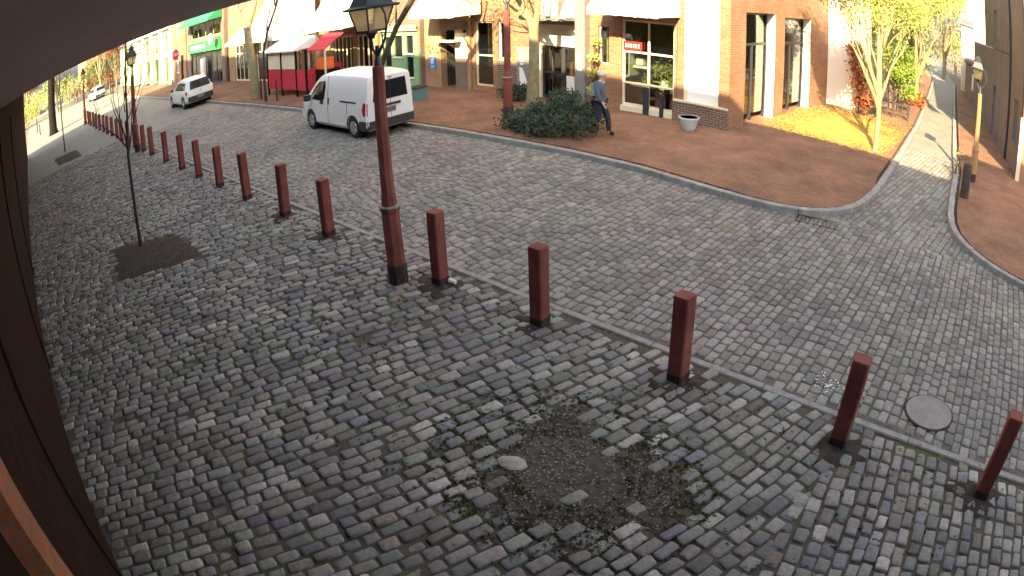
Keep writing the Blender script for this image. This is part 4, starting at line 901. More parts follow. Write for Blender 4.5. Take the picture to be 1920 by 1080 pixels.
# ------------------------------------------------------------------ shrubs
def shrub(name, label, loc, lobes, leaf, size, seed, n):
    T = thing(name, label, 'shrub', loc, RZ); rs = random.Random(seed); m = MB(); st = MB()
    for c, r in lobes:
        leafcloud(m, c, r, int(n*r*r), size, rs, .8); leafcloud(m, c, r*1.5, int(n*r*r*.30), size*.9, rs, .75)
        for _ in range(6):
            a = rs.uniform(0, 6.28); st.tube([(c[0]*.5, c[1]*.5, 0), (c[0]*.8, c[1]*.8, c[2]*.6), (c[0]+r*.7*math.cos(a), c[1]+r*.7*math.sin(a), c[2]+r*.4*rs.random())], [.02, .014, .005], 5)
    m.build('foliage', leaf, T); st.build('stems', M['barkdark'], T); return T
shrub('evergreen_shrub', 'low sprawling grey-green evergreen shrub at the kerb beside the walking person', W(10.95, 12.95, .115),
      [((-1.15, -.1, .22), .36), ((-.6, -.3, .28), .42), ((0, -.4, .25), .42), ((.5, -.25, .34), .42), ((.95, .05, .30), .38), ((-.2, .3, .48), .42), ((.35, .45, .62), .40), ((-.7, .4, .40), .36), ((.85, .7, .55), .36), ((1.15, .4, .35), .3), ((-.1, .8, .7), .32)], M['leafdark'], .05, 8, 2300)
shrub('russet_shrub', 'russet shrub trained against the sunlit white wall', W(5.1, 24.0, .115),
      [((-.15, .1, .5), .4), ((-.25, .1, 1.2), .45), ((-.35, .1, 1.9), .45), ((-.5, .1, 2.5), .4), ((.2, 0, .7), .35), ((0, 0, 1.7), .35)], M['leafred'], .07, 9, 1500)
shrub('green_hedge', 'bright green hedge rising above the purple-brown garden wall', W(4.4, 27.2, .115),
      [((0, 0, 1.7), .6), ((.5, .2, 1.9), .6), ((-.5, .2, 2.3), .6), ((.2, .2, 2.7), .6), ((.6, .2, 1.0), .5)], M['leafgreen'], .07, 10, 1300)
shrub('flower_bed_plant', 'orange-leaved low plant around the foot of the slim lane tree', W(3.9, 30.4, .115), [((0, 0, .25), .35), ((.4, .2, .25), .3), ((-.4, .1, .3), .3)], M['leafred'], .06, 11, 1500)
shrub('flower_bed_plant', 'second orange-leaved low plant farther up beside the lane', W(4.4, 33.4, .115), [((0, 0, .25), .35), ((.4, .2, .25), .3)], M['leafred'], .06, 12, 1500)
shrub('twiggy_shrub', 'sparse twiggy plant beside the dark post at the lane corner', W(.82, 18.9, .10), [((0, 0, .35), .2), ((.05, 0, .7), .2)], M['leafolive'], .03, 13, 500)
shrub('vine', 'yellow-green climbing vine on the orange brick beside the grey pillar', W(11.95, 16.3, .115), [((0, 0, .6), .18), ((.02, .05, 1.1), .18), ((0, .05, 1.6), .2), ((.08, .1, 2.1), .16)], M['leafyellow'], .05, 14, 2600)
shrub('potted_shrub', 'leafy green shrub by the shop door with yellow tips', W(29.9, 15.0, .115), [((0, 0, .5), .4), ((.1, 0, 1.0), .35)], M['leafolive'], .06, 15, 1600)
def thicket(label, s, t, lobes, leaf, seed, size=.22, dens=60):
    T = thing('tall_shrub', label, 'shrub', W(s, t, 0), RZ); rs = random.Random(seed); m = MB(); st = MB()
    for c, r in lobes:
        leafcloud(m, c, r, int(dens*r*r), size, rs, .9)
        for _ in range(3): st.tube([(c[0], c[1], -.1), (c[0]+rs.uniform(-.3, .3), c[1], c[2]*.6), (c[0]+rs.uniform(-1, 1), c[1]+rs.uniform(-1, 1), c[2]+r*.5)], [.10, .07, .02], 5)
    m.build('foliage', M[leaf], T); st.build('stems', M['barkpale'], T)
thicket('yellow-green thicket filling the far end of the street beyond the arcade', 100, 8, [((0, -8, 2.6), 2.6), ((0, -4, 3), 3), ((0, 0, 2.5), 2.6), ((2, 4, 3), 3), ((0, 8, 2.8), 2.8)], 'leafyellow', 61, .22, 70)
thicket('russet and orange shrubs in front of the far yellow trees', 93, 12, [((0, 0, 1.6), 1.7), ((1, 3, 1.8), 1.8), ((0, -3, 1.3), 1.3)], 'leafred', 62, .16, 90)
thicket('olive thicket past the end of the near building', 92, -6, [((0, -4, 2.6), 2.8), ((0, 0, 2.6), 2.8), ((2, 4, 2), 2.2)], 'leafolive', 63, .22, 70)
thicket('yellow thicket closing the end of the lane', 3.5, 62, [((-4, 0, 2.4), 2.6), ((0, 0, 3), 2.8), ((4, 0, 2.6), 2.8), ((8, 2, 3), 3), ((-8, 2, 3), 3)], 'leafolive', 64, .2, 70)
thicket('bright green thicket behind the lane trees', 9, 38, [((-3, 0, 2), 2.2), ((0, 0, 2.8), 2.6), ((3, 1, 2.2), 2.4), ((0, 0, 5), 2)], 'leafyellow', 65, .15, 110)
for lb, s, t in (('low green shrub in front of the grey pillar shop', 12.6, 15.6), ('low green shrub left of the forked tree', 14.6, 15.6)):
    shrub('low_shrub', lb, W(s, t, .115), [((0, 0, .3), .38), ((.3, .1, .35), .33), ((-.3, .1, .3), .3)], M['leafdark'], .05, 16+s, 2300)

# ------------------------------------------------------------------ vehicles (x forward, y left)
def interp(st, x, k):
    for a, b in zip(st[:-1], st[1:]):
        if a[0] <= x <= b[0]: f = (x-a[0])/(b[0]-a[0]); return a[k] + (b[k]-a[k])*f
    return st[0][k] if x < st[0][0] else st[-1][k]
def hw(st, x, z):
    w, zb, zt, wr = (interp(st, x, k) for k in (2, 3, 4, 5))
    if z <= zb: return w
    f = min(1, (z-zb)/max(.01, zt-.12-zb)); return w + (wr + .03 - w)*f
def car(name, label, st, wheels, wr_, loc, rz, paint='whitepaint', cat='van'):
    T = thing(name, label, cat, loc, rz); mb = MB(); vs = []; n = 0
    rows = []
    for x, z0, w, zb, zt, wt in st:
        half = [(w*.9, z0), (w, z0+.10), (w, (z0+zb)/2), (w*.99, zb), (w*.99+(wt+.03-w*.99)*.5, zb+(zt-.12-zb)*.5), (wt+.03, zt-.12), (wt-.02, zt-.04), (wt-.16, zt), (wt*.4, zt+.015)]
        ring = [(x, y, z) for y, z in half] + [(x, -y, z) for y, z in half[::-1]]; rows.append(ring); n = len(ring)
    for r in rows: vs += r
    fs = [(i*n+k, i*n+(k+1) % n, (i+1)*n+(k+1) % n, (i+1)*n+k) for i in range(len(rows)-1) for k in range(n)]
    fs += [tuple(range(n)), tuple((len(rows)-1)*n+k for k in range(n))]
    mb.add(vs, fs, 0, True); body = mb.build('body', M[paint], T, sharp=28)
    for x in wheels:   # cut the arches
        for sy in (-1, 1):
            c = MB().tube([(x, sy*.55, wr_), (x, sy*1.1, wr_)], wr_+.065, 28, smooth=False).build('cut', M['black'])
            md = body.modifiers.new('b', 'BOOLEAN'); md.object = c; md.solver = 'EXACT'; c.location = (0, 0, 0)
            c.parent = T
            bpy.context.view_layer.update()
            me = bpy.data.meshes.new_from_object(body.evaluated_get(bpy.context.evaluated_depsgraph_get())); body.modifiers.clear(); body.data = me; me.name = 'body'
            bpy.data.objects.remove(c)
    body.data.materials.clear(); body.data.materials.append(M[paint]); body.data.polygons.foreach_set('material_index', [0]*len(body.data.polygons))
    for x in wheels:
        for sy in (-1, 1):
            w_ = interp(st, x, 2); y0, y1 = sy*(w_-.22), sy*(w_-.02)
            t = MB().tube([(x, y0, wr_), (x, y0+sy*.02, wr_), (x, y1-sy*.03, wr_), (x, y1, wr_)], [wr_*.93, wr_, wr_, wr_*.9], 28,)
            tyre = t.build('tyre', M['black'], None)
            wh = thing('wheel', None, None, (0, 0, 0), 0); wh.parent = T
            tyre.parent = wh
            r = MB().tube([(x, y1-sy*.02, wr_), (x, y1+sy*.004, wr_)], [wr_*.66, wr_*.62], 24, smooth=False)
            for k in range(5):
                a = k*1.2566; r.tube([(x+.08*math.cos(a), y1+sy*.004, wr_+.08*math.sin(a)), (x+wr_*.55*math.cos(a), y1+sy*.012, wr_+wr_*.55*math.sin(a))], .028, 6)
            r.build('rim', M['chrome'], wh)
            a = MB().tube([(x, sy*.5, wr_), (x, sy*.58, wr_)], wr_+.06, 24, smooth=False); a.build('wheel_well', M['black'], T)
    return T, body
def surf_poly(st, pts, sy, off=.006, thick=.012, name='window', mat='carglass', parent=None):
    """thin panel lying on the side of the body, gridded so that it follows the curve"""
    n = len(pts); xs0, xs1 = min(p[0] for p in pts), max(p[0] for p in pts)
    def span(x):
        zs = []
        for (x1, z1), (x2, z2) in zip(pts, pts[1:]+pts[:1]):
            if min(x1, x2) - 1e-9 <= x <= max(x1, x2) + 1e-9 and abs(x1-x2) > 1e-9: zs.append(z1 + (z2-z1)*(x-x1)/(x2-x1))
        return (min(zs), max(zs)) if zs else (0, 0)
    e = 1e-4; cols = sorted({min(max(p[0], xs0+e), xs1-e) for p in pts} | set(np.linspace(xs0+e, xs1-e, max(2, int((xs1-xs0)/.08)+1)).tolist())); m = 7; V0 = []
    for x in cols:
        a, b = span(x)
        for k in range(m): z = a + (b-a)*k/(m-1); V0.append((x, z))
    outer = [(x, sy*(hw(st, x, z)+off), z) for x, z in V0]; inner = [(x, sy*(hw(st, x, z)-thick), z) for x, z in V0]; N = len(V0); F0 = []
    for i in range(len(cols)-1):
        for k in range(m-1): a = i*m+k; F0 += [(a, a+1, a+m+1, a+m), (N+a+m, N+a+m+1, N+a+1, N+a)]
        F0 += [(i*m, (i+1)*m, N+(i+1)*m, N+i*m), (i*m+m-1, N+i*m+m-1, N+(i+1)*m+m-1, (i+1)*m+m-1)]
    for i in (0, len(cols)-1):
        for k in range(m-1): a = i*m+k; F0.append((a, N+a, N+a+1, a+1))
    return MB().add(outer+inner, F0).build(name, M[mat], parent)
VAN = [(-.80, .36, .76, .95, 1.78, .64), (-.75, .28, .82, .95, 1.85, .69), (-.3, .24, .845, .95, 1.88, .72), (1.2, .22, .85, .95, 1.88, .72), (1.8, .22, .85, .95, 1.87, .71), (2.15, .22, .85, .96, 1.80, .69), (2.6, .22, .85, .97, 1.55, .68), (3.05, .24, .84, .95, 1.20, .70), (3.35, .26, .82, .85, 1.06, .66), (3.55, .30, .78, .72, .90, .60), (3.63, .38, .68, .60, .74, .48)]
vrz = RZ + math.pi
vd = W(18.83, 10.46) - W(15.95, 10.32); vang = math.atan2(vd.y, vd.x)
V, vb = car('cargo_van', 'white compact cargo van parked at the far kerb, rear towards the camera', VAN, (0, 2.75), .32, W(15.95, 10.32) + Vector((-math.cos(vang-math.pi/2)*-.0, 0, 0)), vang, cat='van')
V.location = W(15.72, 10.98, 0)
# glass, lights, handles, rails
for sy in (1, -1):
    surf_poly(VAN, [(2.72, 1.04), (2.82, 1.14), (2.50, 1.42), (2.15, 1.62), (1.72, 1.66), (1.68, 1.5), (1.74, 1.10), (1.84, 1.02)], sy, parent=V)
    surf_poly(VAN, [(-.22, 1.06), (-.22, 1.10), (.72, 1.10), (.72, 1.06)], sy, .008, name='door_rail', mat='darkgrey', parent=V)
    surf_poly(VAN, [(1.42, .93), (1.42, 1.14), (1.46, 1.14), (1.46, .93)], sy, .014, name='door_handle', mat='darkgrey', parent=V)
    surf_poly(VAN, [(1.80, .92), (1.80, 1.02), (2.00, 1.02), (2.00, .92)], sy, .014, name='door_handle', mat='darkgrey', parent=V)
    surf_poly(VAN, [(-.78, .72), (-.78, 1.08), (-.62, 1.10), (-.56, .90), (-.60, .72)], sy, .010, name='tail_light', mat='redlight', parent=V)
    surf_poly(VAN, [(-.78, .60), (-.78, .715), (-.60, .715), (-.62, .60)], sy, .008, name='tail_light_lens', mat='white', parent=V)
    surf_poly(VAN, [(1.50, .30), (1.50, 1.80), (1.512, 1.80), (1.512, .30)], sy, .002, .01, 'door_seam', 'darkgrey', V)
    surf_poly(VAN, [(.30, .34), (.30, 1.06), (.312, 1.06), (.312, .34)], sy, .002, .01, 'door_seam', 'darkgrey', V)
    m = MB(); m.tube([(2.62, sy*.86, 1.07), (2.66, sy*.95, 1.08)], .03, 8); m.box(2.56, 2.70, sy*1.0-.1, sy*1.0+.1, 1.0, 1.2); m.build('mirror', M['darkgrey'], V)
    surf_poly(VAN, [(3.30, .66), (3.30, .84), (3.56, .76), (3.58, .64)], sy, .008, name='headlight', mat='chrome', parent=V)
    surf_poly(VAN, [(-.38, .30), (-.38, .56), (-.78, .56), (-.78, .30)], sy, .012, .05, 'bumper_end', 'darkgrey', V)
m = MB(); m.box(-.86, -.79, -.76, .76, .32, .55); m.build('rear_bumper', M['darkgrey'], V)
m = MB().add([(-.806, -.60, 1.10), (-.806, .60, 1.10), (-.806, .53, 1.66), (-.806, -.53, 1.66), (-.80, -.60, 1.10), (-.80, .60, 1.10), (-.80, .53, 1.66), (-.80, -.53, 1.66)], [(0,1,2,3), (7,6,5,4), (0,4,5,1), (1,5,6,2), (2,6,7,3), (3,7,4,0)]); m.build('rear_window', M['carglass'], V)
m = MB().box(-.825, -.80, -.34, .34, .90, .97); m.build('handle_bar', M['darkgrey'], V)
m = MB().box(-.812, -.80, -.17, .17, .70, .87); pl = m.build('licence_plate', M['grey'], V)
m = MB()
for k in range(6): m.box(-.815, -.812, -.13+k*.045, -.105+k*.045, .75, .82)
m.build('plate_marks', M['darkgrey'], pl)
m = MB().box(-.806, -.80, -.005, .005, .58, 1.75); m.build('rear_door_seam', M['darkgrey'], V)
m = MB().box(-.83, -.80, -.05, .05, 1.72, 1.75); m.build('brake_light', M['redlight'], V)
m = MB().add([(2.20, -.60, 1.775), (2.20, .60, 1.775), (2.62, .60, 1.535), (2.62, -.60, 1.535), (3.02, -.60, 1.245), (3.02, .60, 1.245)], [(0,1,2,3), (3,2,5,4)])
m.build('windscreen', M['carglass'], V); V.children[-1].location = (0.02, 0, .035)
m = MB(); m.box(3.60, 3.66, -.6, .6, .34, .5); m.build('front_bumper', M['darkgrey'], V)
m = MB(); m.box(-.6, 3.4, -.7, .7, .2, .3); m.build('underbody', M['black'], V)

SUV = [(-.88, .42, .74, .92, 1.06, .64), (-.82, .34, .84, .98, 1.20, .66), (-.60, .28, .87, 1.0, 1.46, .58), (-.35, .26, .89, 1.00, 1.57, .60), (.4, .24, .90, .98, 1.62, .62), (1.2, .24, .90, .97, 1.60, .62), (1.7, .24, .90, .96, 1.50, .64), (2.3, .24, .90, .95, 1.14, .70), (3.0, .28, .88, .85, 1.02, .70), (3.4, .32, .82, .74, .90, .62), (3.52, .42, .70, .62, .74, .5)]
def suv(name, label, loc, rz, paint='whitepaint'):
    S_, b_ = car(name, label, SUV, (0, 2.65), .34, loc, rz, paint, 'car')
    for sy in (1, -1):
        surf_poly(SUV, [(1.95, 1.04), (1.55, 1.38), (1.0, 1.46), (-.1, 1.42), (-.35, 1.06)], sy, parent=S_)
        surf_poly(SUV, [(-.80, .78), (-.80, .98), (-.55, .98), (-.62, .78)], sy, .008, name='tail_light', mat='redlight', parent=S_)
        surf_poly(SUV, [(.95, 1.0), (.95, 1.45), (1.0, 1.45), (1.0, 1.0)], sy, .008, name='pillar', mat='black', parent=S_)
        m = MB(); m.box(1.85, 2.0, sy*1.0-.09, sy*1.0+.09, 1.0, 1.14); m.build('mirror', M['darkgrey'], S_)
        surf_poly(SUV, [(3.1, .70), (3.1, .84), (3.44, .76), (3.44, .66)], sy, .008, name='headlight', mat='chrome', parent=S_)
    m = MB().add([(-.905, -.66, 1.06), (-.905, .66, 1.06), (-.70, .54, 1.50), (-.70, -.54, 1.50), (-.80, -.66, 1.06), (-.80, .66, 1.06), (-.60, .54, 1.50), (-.60, -.54, 1.50)], [(0,1,2,3), (7,6,5,4), (0,4,5,1), (1,5,6,2), (2,6,7,3), (3,7,4,0)]); m.build('rear_window', M['carglass'], S_)
    m = MB(); m.box(-.92, -.84, -.80, .80, .36, .66); m.build('rear_bumper', M['darkgrey'], S_)
    m = MB(); m.box(-.89, -.87, -.05, .05, .84, .92); m.build('badge', M['chrome'], S_)
    m = MB(); m.box(-.935, -.92, -.2, .2, .5, .62); m.build('licence_plate', M['grey'], S_)
    m = MB(); m.box(-.6, 3.3, -.7, .7, .22, .32); m.build('underbody', M['black'], S_)
    return S_
suv('parked_car', 'white sport utility car seen from behind, farther up the street than the van', W(33.8, 11.15, 0), vrz)
suv('parked_car', 'distant small white car far up the sunlit street', W(77, 10.8, 0), vrz + R(8))
0 and suv('parked_car', 'dark parked car half hidden beyond the white car at the far kerb', W(44, 12.9, 0), vrz + R(4), 'darkgrey')

# ------------------------------------------------------------------ street furniture
T = TH('kiosk', 'red sidewalk kiosk stall with cream windows and white roof in front of the awnings', 'kiosk', -26, 13.2, G0)
q = MB(); q.box(-27.95, -24.9, 13.2, 13.26, .42, 1.33); T.part(q, 'front_panel', M['redcloth'])
q = MB(); q.box(-24.88, -24.0, 13.2, 13.26, .42, 1.33); T.part(q, 'corner_panel', M['redcloth'])
q = MB(); q.box(-24.0, -23.94, 13.2, 15.0, .42, 1.33); T.part(q, 'side_panel', M['redcloth'])
q = MB(); q.box(-28.0, -27.95, 13.2, 15.0, .42, 2.2); T.part(q, 'side_panel', M['cream'])
for x in (-27.9, -26.4, -24.9, -23.98): q = MB(); q.box(x-.04, x+.04, 13.17, 13.25, 0.1, 2.25); T.part(q, 'post', M['darkwood'])
q = MB(); q.box(-27.86, -26.46, 13.21, 13.24, 1.37, 2.15); q.box(-26.34, -24.96, 13.21, 13.24, 1.37, 2.15); T.part(q, 'window_panel', M['cream'])
q = MB(); q.prism([(-28.1, 13.0), (-24.8, 13.0), (-24.8, 15.1), (-28.1, 15.1)], 2.2, 2.26); T.part(q, 'roof', M['white'])
q = MB().add([(-28.1, 13.0, 2.26), (-24.8, 13.0, 2.26), (-24.8, 14.2, 2.72), (-28.1, 14.2, 2.72), (-28.1, 14.3, 2.26), (-24.8, 14.3, 2.26)], [(0,1,2,3), (3,2,5,4), (0,3,4), (1,5,2), (0,4,5,1)]); T.part(q, 'roof_slope', M['canvas'])
T = TH('red_awning_stand', 'small stand with red awning and orange box beside the red kiosk', 'stand', -23.4, 13.9, G0)
q = MB().add([(-24.4, 13.5, 2.15), (-22.9, 13.5, 2.15), (-22.9, 14.5, 2.72), (-24.4, 14.5, 2.72), (-24.4, 13.5, 2.10), (-22.9, 13.5, 2.10), (-22.9, 14.5, 2.67), (-24.4, 14.5, 2.67)], [(0,1,2,3), (7,6,5,4), (0,4,5,1), (1,5,6,2), (2,6,7,3), (3,7,4,0)]); T.part(q, 'red_awning', M['redcloth'])
for x in (-24.35, -22.95): q = MB(); q.box(x-.03, x+.03, 13.55, 13.61, 0.1, 2.12); T.part(q, 'pole', M['cream'])
q = MB(); q.box(-23.9, -23.1, 13.7, 14.1, 1.25, 1.75); T.part(q, 'orange_box', M['orange'])
q = MB(); q.box(-24.1, -22.95, 13.65, 14.3, .1, 1.25); T.part(q, 'counter', M['darkwood'])
# stop sign
T = thing('stop_sign', 'red octagonal stop sign on a thin post behind the white car', 'sign', W(42.4, 12.5, .1), RZ)
m = MB(); m.lathe([(.03, -.05), (.03, 3.3)], 8); m.build('post', M['grey'], T)
m = MB(); m.tube([(0, -.05, 2.85), (0, -.035, 2.85)], .40, 8, smooth=False, twist=math.pi/8); sf = m.build('sign_face', M['red'], T)
m = MB(); m.tube([(0, -.037, 2.85), (0, -.032, 2.85)], .44, 8, smooth=False, twist=math.pi/8); m.build('white_rim', M['white'], T)
text(None, 'STOP', .30, M['white'], (0, -.055, 2.85), (R(90), 0, 0), sf)
T.rotation_euler = (0, 0, RZ + R(28))
# blue-grey banner board by forked tree
T = TH('sign_board', 'tall blue-grey sign board with a white emblem beside the forked tree', 'sign', -14.65, 16.2, G0)
q = MB(); q.box(-14.95, -14.38, 16.2, 16.26, .1, 1.9); T.part(q, 'board', M['blue'] if 0 else M['grey'])
q = MB(); q.add([(-14.82, 16.19, .55), (-14.55, 16.19, .60), (-14.5, 16.19, .68), (-14.7, 16.19, 1.15), (-14.85, 16.19, 1.2), (-14.82, 16.196, .55), (-14.55, 16.196, .60), (-14.5, 16.196, .68), (-14.7, 16.196, 1.15), (-14.85, 16.196, 1.2)], [(0,1,2,3,4), (9,8,7,6,5), (0,5,6,1), (1,6,7,2), (2,7,8,3), (3,8,9,4), (4,9,5,0)]); T.part(q, 'emblem', M['white'])
q = MB()
for k in range(5): q.box(-14.8, -14.66, 16.19, 16.196, 1.27+k*.11, 1.33+k*.11)
T.part(q, 'lettering', M['white'])
# planter pot by brick base
T = thing('planter_pot', 'pale blue round planter pot in front of the low brown brick wall', 'planter', W(8.35, 15.8, .115), RZ); T.scale = (.82, .82, .9)
m = MB(); m.lathe([(.20, 0), (.23, .04), (.33, .34), (.36, .36), (.36, .40), (.31, .40), (.29, .32)], 24); m.build('pot', M['pot'], T)
m = MB(); m.lathe([(.295, .30), (.28, .335), (.05, .345)], 20); m.build('soil', M['soil'], T)
for lb, s, t in (('teal planter box just left of the van by the kiosk', 23.9, 14.0), ('teal planter box to the right of the van', 18.0, 14.4)):
    T = TH('planter_box', lb, 'planter', -s, t, G0, group='teal planter boxes'); q = MB(); q.box(-s-.26, -s+.26, t-.22, t+.22, G0, .55); T.part(q, 'box_body', M['pot'] if 0 else M['teal'] if 'teal' in M else M['grey'])
    q = MB(); q.box(-s-.29, -s+.29, t-.25, t+.25, .55, .59); T.part(q, 'rim', M['darkgrey'])
    q = MB(); q.box(-s-.23, -s+.23, t-.19, t+.19, .59, .60); T.part(q, 'soil', M['soil'])
T = TH('barrier_bench', 'long low white bench in front of the green store', 'bench', -41.5, 14.0, G0)
q = MB(); q.box(-44, -39.6, 13.8, 14.2, .55, .68); T.part(q, 'seat', M['cream'])
for x in (-43.8, -41.8, -39.8): q = MB(); q.box(x-.06, x+.06, 13.85, 14.15, .1, .55); T.part(q, 'leg', M['darkgrey'])
# dark post beside lane and slim posts
T = thing('dark_post', 'thick weathered brown wooden post at the corner of the lane', 'post', W(.35, 16.6, .115), RZ)
m = MB(); m.lathe([(.15, -.05), (.14, .1), (.13, .85), (.11, .9), (.05, .92)], 10); m.build('post_body', M['barkdark'], T)
P1 = thing('slim_post', 'slim dark post left of the kiosk, by the kerb', 'post', W(27.0, 12.35, .115), RZ, 'slim posts')
m = MB(); m.lathe([(.04, -.05), (.04, .95), (.02, 1.0)], 8); m.build('post_body', M['maroon_dark'], P1)
again(P1, 'slim dark post just right of the curved street tree', W(25.4, 12.4, .115))
again(P1, 'slim dark post at the far left in the sun', W(70, .6, 0)).scale = (2, 2, 1.6)
again(P1, 'shorter dark post at the far left, right of its neighbour', W(64, .9, 0)).scale = (2, 2, 1.1)
T = thing('manhole_cover', 'round pale grey manhole cover set in the road setts', 'manhole cover', W(-.12, 6.78, 0), RZ)
m = MB(); m.lathe([(.37, -.05), (.37, .012), (.34, .016), (.02, .018)], 32); m.build('rim', M['soil'], T)
m = MB(); m.lathe([(.345, .0), (.345, .021), (.02, .022)], 32)
cv = m.build('lid', M['concrete'], T)
T = thing('drain_grate', 'iron drain grate at the foot of the curved kerb', 'drain', W(3.25, 11.72, 0), RZ + R(12))
m = MB(); m.box(-.42, .42, -.2, -.17, -.02, .014); m.box(-.42, .42, .17, .2, -.02, .014)
for k in range(10): x = -.42 + k*.088; m.box(x, x+.035, -.17, .17, -.02, .012)
m.build('grate', M['iron'], T)
T = thing('pale_stone', 'large pale loose stone on the edge of the bare patch', 'stone', W(3.42, 3.44, 0), RZ + R(20))
m = MB(); rs = random.Random(9)
ring = [(.17*(1+rs.uniform(-.15, .12))*math.cos(k*.785), .115*(1+rs.uniform(-.15, .12))*math.sin(k*.785)) for k in range(8)]
m.add([(x, y, -.02) for x, y in ring] + [(x*.96, y*.96, .010) for x, y in ring] + [(x*.80, y*.80, .020) for x, y in ring], [(i, (i+1) % 8, 8+(i+1) % 8, 8+i) for i in range(8)] + [(8+i, 8+(i+1) % 8, 16+(i+1) % 8, 16+i) for i in range(8)] + [tuple(range(16, 24))], 0, True)
M['palestone'] = plain('pale_stone', (.36, .35, .31), .85, .35, 14, bmp=.8); m.build('stone_body', M['palestone'], T)
T = thing('paper_litter', 'crumpled white paper cup lying beside the bollard near the lamp post', 'litter', W(6.66, 5.72, 0), RZ)
m = MB(); m.tube([(-.06, 0, .04), (.05, .02, .035)], [.045, .03], 9); m.build('cup', M['paper'], T)
mb = MB()
for _ in range(60):
    x, y, q = -1.34 + rb.gauss(0, .13), 6.62 + rb.gauss(0, .10), rb.uniform(.006, .016)
    mb.add([(x-q, y, .012), (x, y-q, .012), (x+q, y, .013), (x, y+q, .013)], [(0, 1, 2, 3)])
tag(mb.build('white_droppings', M['paper'], None, (0, 0, 0), RZ), 'splash of small white specks on the road by the bollard', kind='stuff')

# ------------------------------------------------------------------ person walking
def skinmesh(verts, edges, rad, name, mat, parent, sub=2, root=0):
    me = bpy.data.meshes.new(name); me.from_pydata(verts, edges, []); o = bpy.data.objects.new(name, me); COL.objects.link(o)
    o.modifiers.new('s', 'SKIN'); sv = me.skin_vertices[0].data
    for i, r in enumerate(rad): sv[i].radius = (r if hasattr(r, '__len__') else (r, r)); sv[i].use_root = (i == root)
    d = o.modifiers.new('u', 'SUBSURF'); d.levels = sub; d.render_levels = sub
    bpy.context.view_layer.update(); m2 = bpy.data.meshes.new_from_object(o.evaluated_get(bpy.context.evaluated_depsgraph_get()))
    bpy.data.objects.remove(o); m2.materials.clear(); m2.materials.append(mat); m2.name = name
    m2.polygons.foreach_set('use_smooth', [True]*len(m2.polygons)); return link(name, m2, parent)
pz = W(9.75, 13.6, .115)
PN = thing('person', 'grey-haired person in a blue-grey jacket and navy trousers walking along the brick sidewalk', 'person', pz, RZ + R(8))
V_ = []; E_ = []; R_ = []
def vtx(p, r, par=None):
    V_.append(p); R_.append(r)
    if par is not None: E_.append((par, len(V_)-1))
    return len(V_)-1
pel = vtx((0, 0, .90), (.13, .11)); sp_ = vtx((.02, 0, 1.10), (.12, .10), pel); ch_ = vtx((.03, 0, 1.34), (.16, .12), sp_); nk = vtx((.05, 0, 1.47), .055, ch_)
h1 = vtx((.08, 0, 1.55), .075, nk); h2 = vtx((.095, 0, 1.63), (.085, .095), h1); h3 = vtx((.085, 0, 1.70), .06, h2); nose = vtx((.19, 0, 1.595), .018, h2)
J = {}
for sy, kn, an, to in ((1, (.18, .10, .49), (.22, .10, .09), (.38, .11, .04)), (-1, (.03, -.10, .47), (-.22, -.10, .15), (-.11, -.11, .05))):
    a = vtx((.0, sy*.09, .86), .095, pel); b = vtx(kn, .062, a); c = vtx(an, .042, b); d_ = vtx(to, .035, c); J[sy] = (a, b, c, d_)
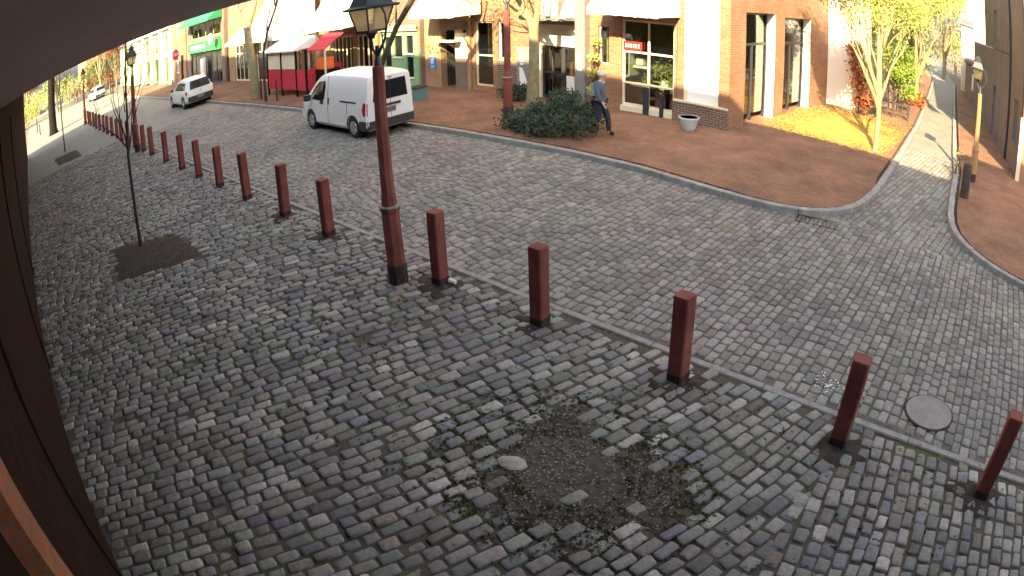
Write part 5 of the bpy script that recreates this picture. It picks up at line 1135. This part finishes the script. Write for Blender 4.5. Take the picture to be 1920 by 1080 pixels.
for sy, el, wr in ((1, (-.06, .25, 1.12), (.03, .25, .89)), (-1, (.07, -.26, 1.11), (.20, -.24, .93))):
    a = vtx((.03, sy*.18, 1.40), .06, ch_); b = vtx(el, .045, a); c = vtx(wr, .030, b)
    dx, dz = wr[0]-el[0], wr[2]-el[2]; l = math.hypot(dx, dz); dx /= l; dz /= l
    pm = vtx((wr[0]+dx*.07, wr[1], wr[2]+dz*.07), (.032, .02), c)
    for k, ln in enumerate((.065, .08, .075, .055)):
        o_ = (k-1.5)*.019; f1 = vtx((wr[0]+dx*.11+dz*o_, wr[1]-sy*.004, wr[2]+dz*.11-dx*o_), .010, pm); vtx((wr[0]+dx*(.11+ln)+dz*o_, wr[1]-sy*.022, wr[2]+dz*(.11+ln)-dx*o_), .008, f1)
    th_ = vtx((wr[0]+dx*.04-dz*.04, wr[1]-sy*.02, wr[2]+dz*.04+dx*.04), .012, c); vtx((wr[0]+dx*.08-dz*.055, wr[1]-sy*.035, wr[2]+dz*.08+dx*.055), .010, th_); J['a%d' % sy] = (a, b, c)
skinmesh(V_, E_, R_, 'body', M['skin'], PN, 2)
def sub(idx, grow_, name, mat, extra=None):
    mp = {j: k for k, j in enumerate(idx)}; vs = [V_[j] for j in idx]; es = [(mp[a], mp[b]) for a, b in E_ if a in mp and b in mp]
    rr = [tuple(x+grow_ for x in (R_[j] if hasattr(R_[j], '__len__') else (R_[j], R_[j]))) for j in idx]
    return skinmesh(vs, es, rr, name, mat, PN, 2)
sub([pel, sp_, ch_, J['a1'][0], J['a1'][1], J['a1'][2], J['a-1'][0], J['a-1'][1], J['a-1'][2]], .028, 'jacket', M['jacket'])
sub([pel, *J[1][:3], *J[-1][:3]], .022, 'trousers', M['trousers'])
for sy in (1, -1): sub([J[sy][2], J[sy][3]], .012, 'shoe', M['black'])
m = MB(); vs = []; 
for i in range(6):
    a = i/5*math.pi*.55
    for k in range(14): b = k/14*6.283; vs.append((.06 + .108*math.sin(a)*math.cos(b), .098*math.sin(a)*math.sin(b), 1.63 + .115*math.cos(a)))
m.add(vs, [(i*14+k, i*14+(k+1) % 14, (i+1)*14+(k+1) % 14, (i+1)*14+k) for i in range(5) for k in range(14)] + [tuple(range(13, -1, -1))], 0, True); m.build('hair', M['hair'], PN, sharp=80)
for sy in (1, -1):
    m = MB().tube([(.173, sy*.032, 1.63), (.182, sy*.032, 1.63)], [.012, .009], 8); m.build('eye', M['black'], PN)
m = MB().box(-.18, -.08, -.13, .13, 1.06, 1.38); m.build('backpack', M['leafdark'] if 0 else M['greenroom'], PN)
